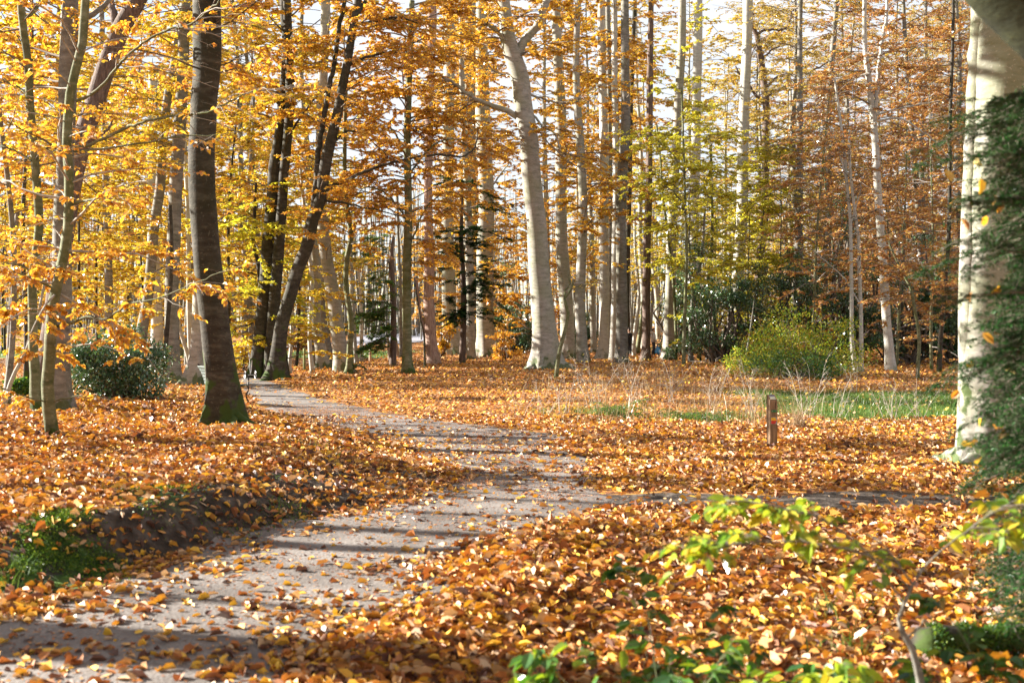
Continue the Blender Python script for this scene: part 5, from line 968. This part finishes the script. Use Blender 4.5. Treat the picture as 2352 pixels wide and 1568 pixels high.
def trolley():
    d = 37.0; x = (575 - CX) * d / F; g = float(height(x, d)); r = thing('hand_trolley', (x, d, g), 'small two-wheeled trolley with pale-rimmed wheels left of the twin trunks', 'trolley', rz=.5)
    tyre = plain('trolley_tyre', (.02, .02, .02), .7); rim = plain('trolley_rim', (.55, .55, .56), .35, metal=.5); th = np.linspace(0, 2 * PI, 25)
    for sx in (-1, 1):
        c = np.stack([np.full(25, sx * .17), .13 * np.cos(th), .14 + .13 * np.sin(th)], -1); mb = MB(); tubes(mb, c[None], np.full((1, 25), .014), 6); wh = mb.build('wheel', tyre, r)
        mb = MB(); c2 = c.copy(); c2[:, 1:] = [0, .14] + (c[:, 1:] - [0, .14]) * .88; tubes(mb, c2[None], np.full((1, 25), .012), 6)
        for k in range(8): tubes(mb, np.array([[[sx * .17, 0, .14], [sx * .17, .06 * math.cos(k * PI / 4), .14 + .06 * math.sin(k * PI / 4)], [sx * .17, .115 * math.cos(k * PI / 4), .14 + .115 * math.sin(k * PI / 4)]]]), np.full((1, 3), .006), 4)
        mb.build('rim', rim, wh)
    mb = MB(); tubes(mb, np.array([[[-.17, 0, .14], [0, 0, .14], [.17, 0, .14]]]), np.full((1, 3), .012), 8); mb.build('axle', rim, r)
    mb = MB(); tubes(mb, crom([(0, 0, .14), (0, .05, .5), (0, .16, .82), (0, .2, .9), (-.1, .2, .93)], 14)[None], np.full((1, 14), .012), 8); tubes(mb, crom([(0, 0, .14), (0, -.12, .3), (0, -.2, .62)], 8)[None], np.full((1, 8), .012), 8); mb.build('handle', rim, r)
trolley()
def car():
    d = 88.0; x = (448 - CX) * d / F; r = thing('parked_car', (x, d, float(height(x, d)) + .05), 'dark car with a red tail light, glimpsed behind the trunks at the left', 'car', rz=math.radians(-12))
    paint = plain('dark_car_paint', (.03, .032, .038), .3, noise=.05, spec=.6); gl = plain('car_glass', (.02, .025, .03), .08, spec=.8, noise=.05); blk = plain('car_tyre', (.015, .015, .015), .8); red = plain('tail_lamp_red', (.45, .01, .01), .2, noise=.1); al = plain('wheel_alloy', (.45, .45, .46), .3, metal=.8)
    ys_ = [-2.15, -2.1, -1.7, -.9, .1, .75, 1.3, 2.0, 2.15]; low = .32; W_ = [.74, .82, .87, .89, .89, .88, .87, .80, .66]; belt = [.80, .92, .95, .95, .94, .92, .90, .74, .60]; top = [.82, .96, 1.36, 1.47, 1.46, 1.28, .98, .78, .62]; wt = [.70, .74, .64, .64, .63, .60, .76, .72, .6]
    rows = []
    for a, b, c, t, e in zip(ys_, W_, belt, top, wt): rows.append([(-b * .9, a, low), (-b, a, .52), (-b, a, c), (-e, a, t - .05), (-e * .7, a, t), (e * .7, a, t), (e, a, t - .05), (b, a, c), (b, a, .52), (b * .9, a, low)])
    V = np.array(rows).reshape(-1, 3); mb = MB(); mb.add(V, [[i * 10 + j, i * 10 + (j + 1) % 10, (i + 1) * 10 + (j + 1) % 10, (i + 1) * 10 + j] for i in range(8) for j in range(10)], smooth=False); mb.add(V, [list(range(9, -1, -1)), [80 + j for j in range(10)]], smooth=False); mb.build('body', paint, r)
    mb = MB(); V = np.array([(-.60, -2.04, .99), (.60, -2.04, .99), (.55, -1.72, 1.31), (-.55, -1.72, 1.31)]) + [0, -.035, .02]; mb.add(np.vstack([V, V + [0, .02, -.01]]), [[0, 1, 2, 3], [0, 4, 5, 1], [1, 5, 6, 2], [2, 6, 7, 3], [3, 7, 4, 0]], smooth=False); mb.build('rear_window', gl, r)
    for s in (-1, 1):
        mb = MB(); V = np.array([(s * .885, -1.5, .99), (s * .905, .6, .98), (s * .66, .3, 1.38), (s * .655, -1.4, 1.38)]); mb.add(np.vstack([V, V - [s * .02, 0, 0]]), [[0, 1, 2, 3], [0, 4, 5, 1], [1, 5, 6, 2], [2, 6, 7, 3], [3, 7, 4, 0]], smooth=False); mb.build('side_window', gl, r)
        mb = MB(); box(mb, (s * .70, -2.15, .80), (.22, .08, .30), 0, None, .02); mb.build('tail_light', red, r)
        for yy in (-1.3, 1.3):
            mb = MB(); c = np.array([[s * (.70 + q), yy, .33] for q in (0, .01, .17, .19)]); tubes(mb, c[None], np.array([[.28, .33, .33, .29]]), 20); wh = mb.build('wheel', blk, r)
            mb = MB(); tubes(mb, np.array([[[s * .88, yy, .33], [s * .893, yy, .33], [s * .895, yy, .33]]]), np.array([[.20, .19, .01]]), 12); mb.build('hub', al, wh)
    mb = MB(); box(mb, (0, -2.17, .45), (1.5, .10, .2), 0, None, .03); mb.build('bumper', blk, r)
    mb = MB(); box(mb, (0, -2.175, .80), (.50, .02, .11)); mb.build('number_plate', plain('plate_yellow', (.6, .42, .03), .5), r)
car()

# ------------------------------------------------------------------ people
def skin_obj(name, pts, edges, rad, mat, parent, root=0, sub=2):
    me = bpy.data.meshes.new(name + '_cage'); me.from_pydata([tuple(p) for p in pts], edges, []); ob = bpy.data.objects.new(name, me); COL.objects.link(ob)
    md = ob.modifiers.new('skin', 'SKIN'); md.use_smooth_shade = True
    for v, rr in zip(me.skin_vertices[0].data, rad): v.radius = rr if isinstance(rr, tuple) else (rr, rr)
    for v in me.skin_vertices[0].data: v.use_root = False
    me.skin_vertices[0].data[root].use_root = True
    sb = ob.modifiers.new('sub', 'SUBSURF'); sb.levels = sub; sb.render_levels = sub
    dg = bpy.context.evaluated_depsgraph_get(); nm = bpy.data.meshes.new_from_object(ob.evaluated_get(dg)); ob.modifiers.clear(); ob.data = nm
    nm.materials.clear(); nm.materials.append(mat); ob.parent = parent; return ob
SKIN = plain('skin', (.50, .30, .21), .55, noise=.06)
def person(label, px, d, rz, coat_c, leg_c, hair_c, collar_c, shoe_c, long_coat=False):
    """faces +X before rotation"""
    x = (px - CX) * d / F; r = thing('person', (x, d, float(height(x, d))), label, 'person', rz=rz)
    J = dict(pel=(0, 0, .93), waist=(-.01, 0, 1.06), chest=(-.02, 0, 1.27), neck=(-.01, 0, 1.46), jaw=(.03, 0, 1.55), skull=(.01, 0, 1.64), crown=(0, 0, 1.70))
    P = [J[k] for k in J]; R = [(.13, .14), (.12, .14), (.13, .17), (.055, .055), (.068, .06), (.095, .082), (.065, .06)]; Eg = [(i, i + 1) for i in range(6)]
    hands = []
    for s in (-1, 1):
        b = len(P); fw = .12 if s < 0 else .05
        P += [(-.02, s * .19, 1.40), (-.03, s * .245, 1.14), (fw, s * .235, .93), (fw + .05, s * .23, .86), (fw + .09, s * .228, .80)]; R += [.065, .048, .034, (.024, .038), (.018, .034)]; Eg += [(2, b), (b, b + 1), (b + 1, b + 2), (b + 2, b + 3), (b + 3, b + 4)]
        for k, (dy, ln) in enumerate([(-.026, .075), (-.009, .085), (.009, .08), (.025, .062)]):
            q = len(P); P += [(fw + .085, s * .228 + dy, .785), (fw + .10, s * .228 + dy, .785 - ln * .55), (fw + .075, s * .228 + dy, .785 - ln)]; R += [.0095, .0085, .007]; Eg += [(b + 4, q), (q, q + 1), (q + 1, q + 2)]
        q = len(P); P += [(fw + .085, s * .20, .845), (fw + .115, s * .185, .80)]; R += [.010, .008]; Eg += [(b + 3, q), (q, q + 1)]
        hands.append((fw + .08, s * .228, .73))
        b = len(P); f2 = .10 if s > 0 else -.10
        P += [(0, s * .10, .88), (f2 * .45 + .03, s * .105, .50), (f2 - .02, s * .105, .09), (f2 + .10, s * .115, .045)]; R += [.095, .062, .042, .035]; Eg += [(0, b), (b, b + 1), (b + 1, b + 2), (b + 2, b + 3)]
    skin_obj('body', P, Eg, R, SKIN, r)
    coat = plain('coat_cloth', coat_c, .8, noise=.3, scale=9, bump=.3); hem = .62 if long_coat else .84
    P = [(0, 0, hem), (0, 0, .96), (-.01, 0, 1.10), (-.02, 0, 1.28), (-.02, 0, 1.43)]; R = [(.185, .20), (.18, .20), (.17, .195), (.17, .205), (.11, .15)]; Eg = [(i, i + 1) for i in range(4)]
    for s in (-1, 1):
        b = len(P); fw = .12 if s < 0 else .05; P += [(-.02, s * .20, 1.39), (-.035, s * .255, 1.14), (fw, s * .24, .93), (fw + .02, s * .24, .90)]; R += [.088, .078, .062, .055]; Eg += [(3, b), (b, b + 1), (b + 1, b + 2), (b + 2, b + 3)]
    skin_obj('coat', P, Eg, R, coat, r)
    tr = plain('trouser_cloth', leg_c, .85, noise=.25, scale=9)
    P = [(0, 0, .95), (0, 0, .88)]; R = [(.14, .16), (.15, .165)]; Eg = [(0, 1)]
    for s in (-1, 1):
        b = len(P); f2 = .10 if s > 0 else -.10; P += [(.01, s * .10, .80), (f2 * .45 + .03, s * .105, .50), (f2 - .02, s * .105, .10)]; R += [.108, .08, .066]; Eg += [(1, b), (b, b + 1), (b + 1, b + 2)]
    skin_obj('trousers', P, Eg, R, tr, r)
    sh = plain('shoe', shoe_c, .6)
    for s in (-1, 1):
        f2 = .10 if s > 0 else -.10; skin_obj('shoe', [(f2 - .06, s * .11, .05), (f2 + .04, s * .113, .05), (f2 + .16, s * .118, .04)], [(0, 1), (1, 2)], [(.05, .05), (.05, .048), (.04, .035)], sh, r)
    hm = plain('hair', hair_c, .6, noise=.3, scale=40)
    skin_obj('hair', [(-.045, 0, 1.58), (-.03, 0, 1.665), (.015, 0, 1.715), (.065, 0, 1.70)], [(0, 1), (1, 2), (2, 3)], [(.06, .07), (.085, .088), (.075, .075), (.03, .05)], hm, r)
    hd = MB()
    for s in (-1, 1): tubes(hd, np.array([[[.098, s * .030, 1.615], [.104, s * .030, 1.615], [.107, s * .030, 1.615]]]), np.array([[.010, .009, .001]]), 8)
    hd.build('eyes', plain('eye_dark', (.03, .02, .02), .3), r)
    skin_obj('nose', [(.085, 0, 1.615), (.112, 0, 1.585)], [(0, 1)], [.010, .013], SKIN, r); ms = MB(); box(ms, (.096, 0, 1.545), (.012, .045, .008), 0, None, .002); ms.build('mouth', plain('lip', (.35, .13, .11), .5), r)
    for s in (-1, 1): skin_obj('ear', [(.0, s * .088, 1.635), (.005, s * .095, 1.60), (.01, s * .088, 1.575)], [(0, 1), (1, 2)], [.010, .014, .009], SKIN, r)
    if collar_c:
        th = np.linspace(0, 2 * PI, 15)[:-1]; skin_obj('hood', [(-.07 + .12 * math.cos(t), .14 * math.sin(t), 1.455 - .05 * math.cos(t)) for t in th], [(i, (i + 1) % 14) for i in range(14)], [.058] * 14, plain('fur_trim', collar_c, .95, noise=.2, scale=60, bump=.8), r)
    return r, hands
PD = 70.0
pr, hands = person('person in a grey jacket with a pale fur hood, carrying a blue bag', 1501, PD, 0.12, (.40, .41, .45), (.03, .035, .05), (.012, .01, .009), (.62, .58, .54), (.6, .6, .6))
person('person in a long black coat half hidden behind the stout dark trunk', 1445, 72, 2.6, (.012, .012, .014), (.05, .05, .06), (.02, .015, .012), None, (.4, .4, .42), True)
def bag():
    hx, hy, hz = hands[0]; c, s = math.cos(.12), math.sin(.12); X = pr.location[0] + hx * c - hy * s; Y = pr.location[1] + hx * s + hy * c; Z = pr.location[2] + hz
    mb = MB(); n, S = 16, 24; t = np.linspace(0, 1, n); P = np.stack([.02 * np.sin(t * 3), 0 * t, -.08 - .52 * t], -1); R = .03 + .15 * np.sin(np.minimum(t * 1.15, 1) * PI * .62) ** .8; R[-1] = .02; R[-2] *= .85
    th = np.arange(S) * 2 * PI / S; lob = 1 + .10 * np.cos(5 * th + 4 * t[:, None]) + .06 * np.cos(9 * th - 3 * t[:, None]); tubes(mb, P[None], R[None], S, 0, lob[None])
    for sy in (-1, 1): tubes(mb, crom([(0, sy * .03, -.10), (0, sy * .02, -.03), (0, 0, .03), (.02, 0, .035)], 8)[None], np.full((1, 8), .010), 6)
    o = mb.build('carrier_bag', plain('blue_bag', (.02, .22, .55), .3, noise=.4, scale=7, spec=.6)); o.location = (X, Y, Z); tag(o, 'shiny blue bag hanging from the hand of the person in the grey jacket', 'bag')
bag()
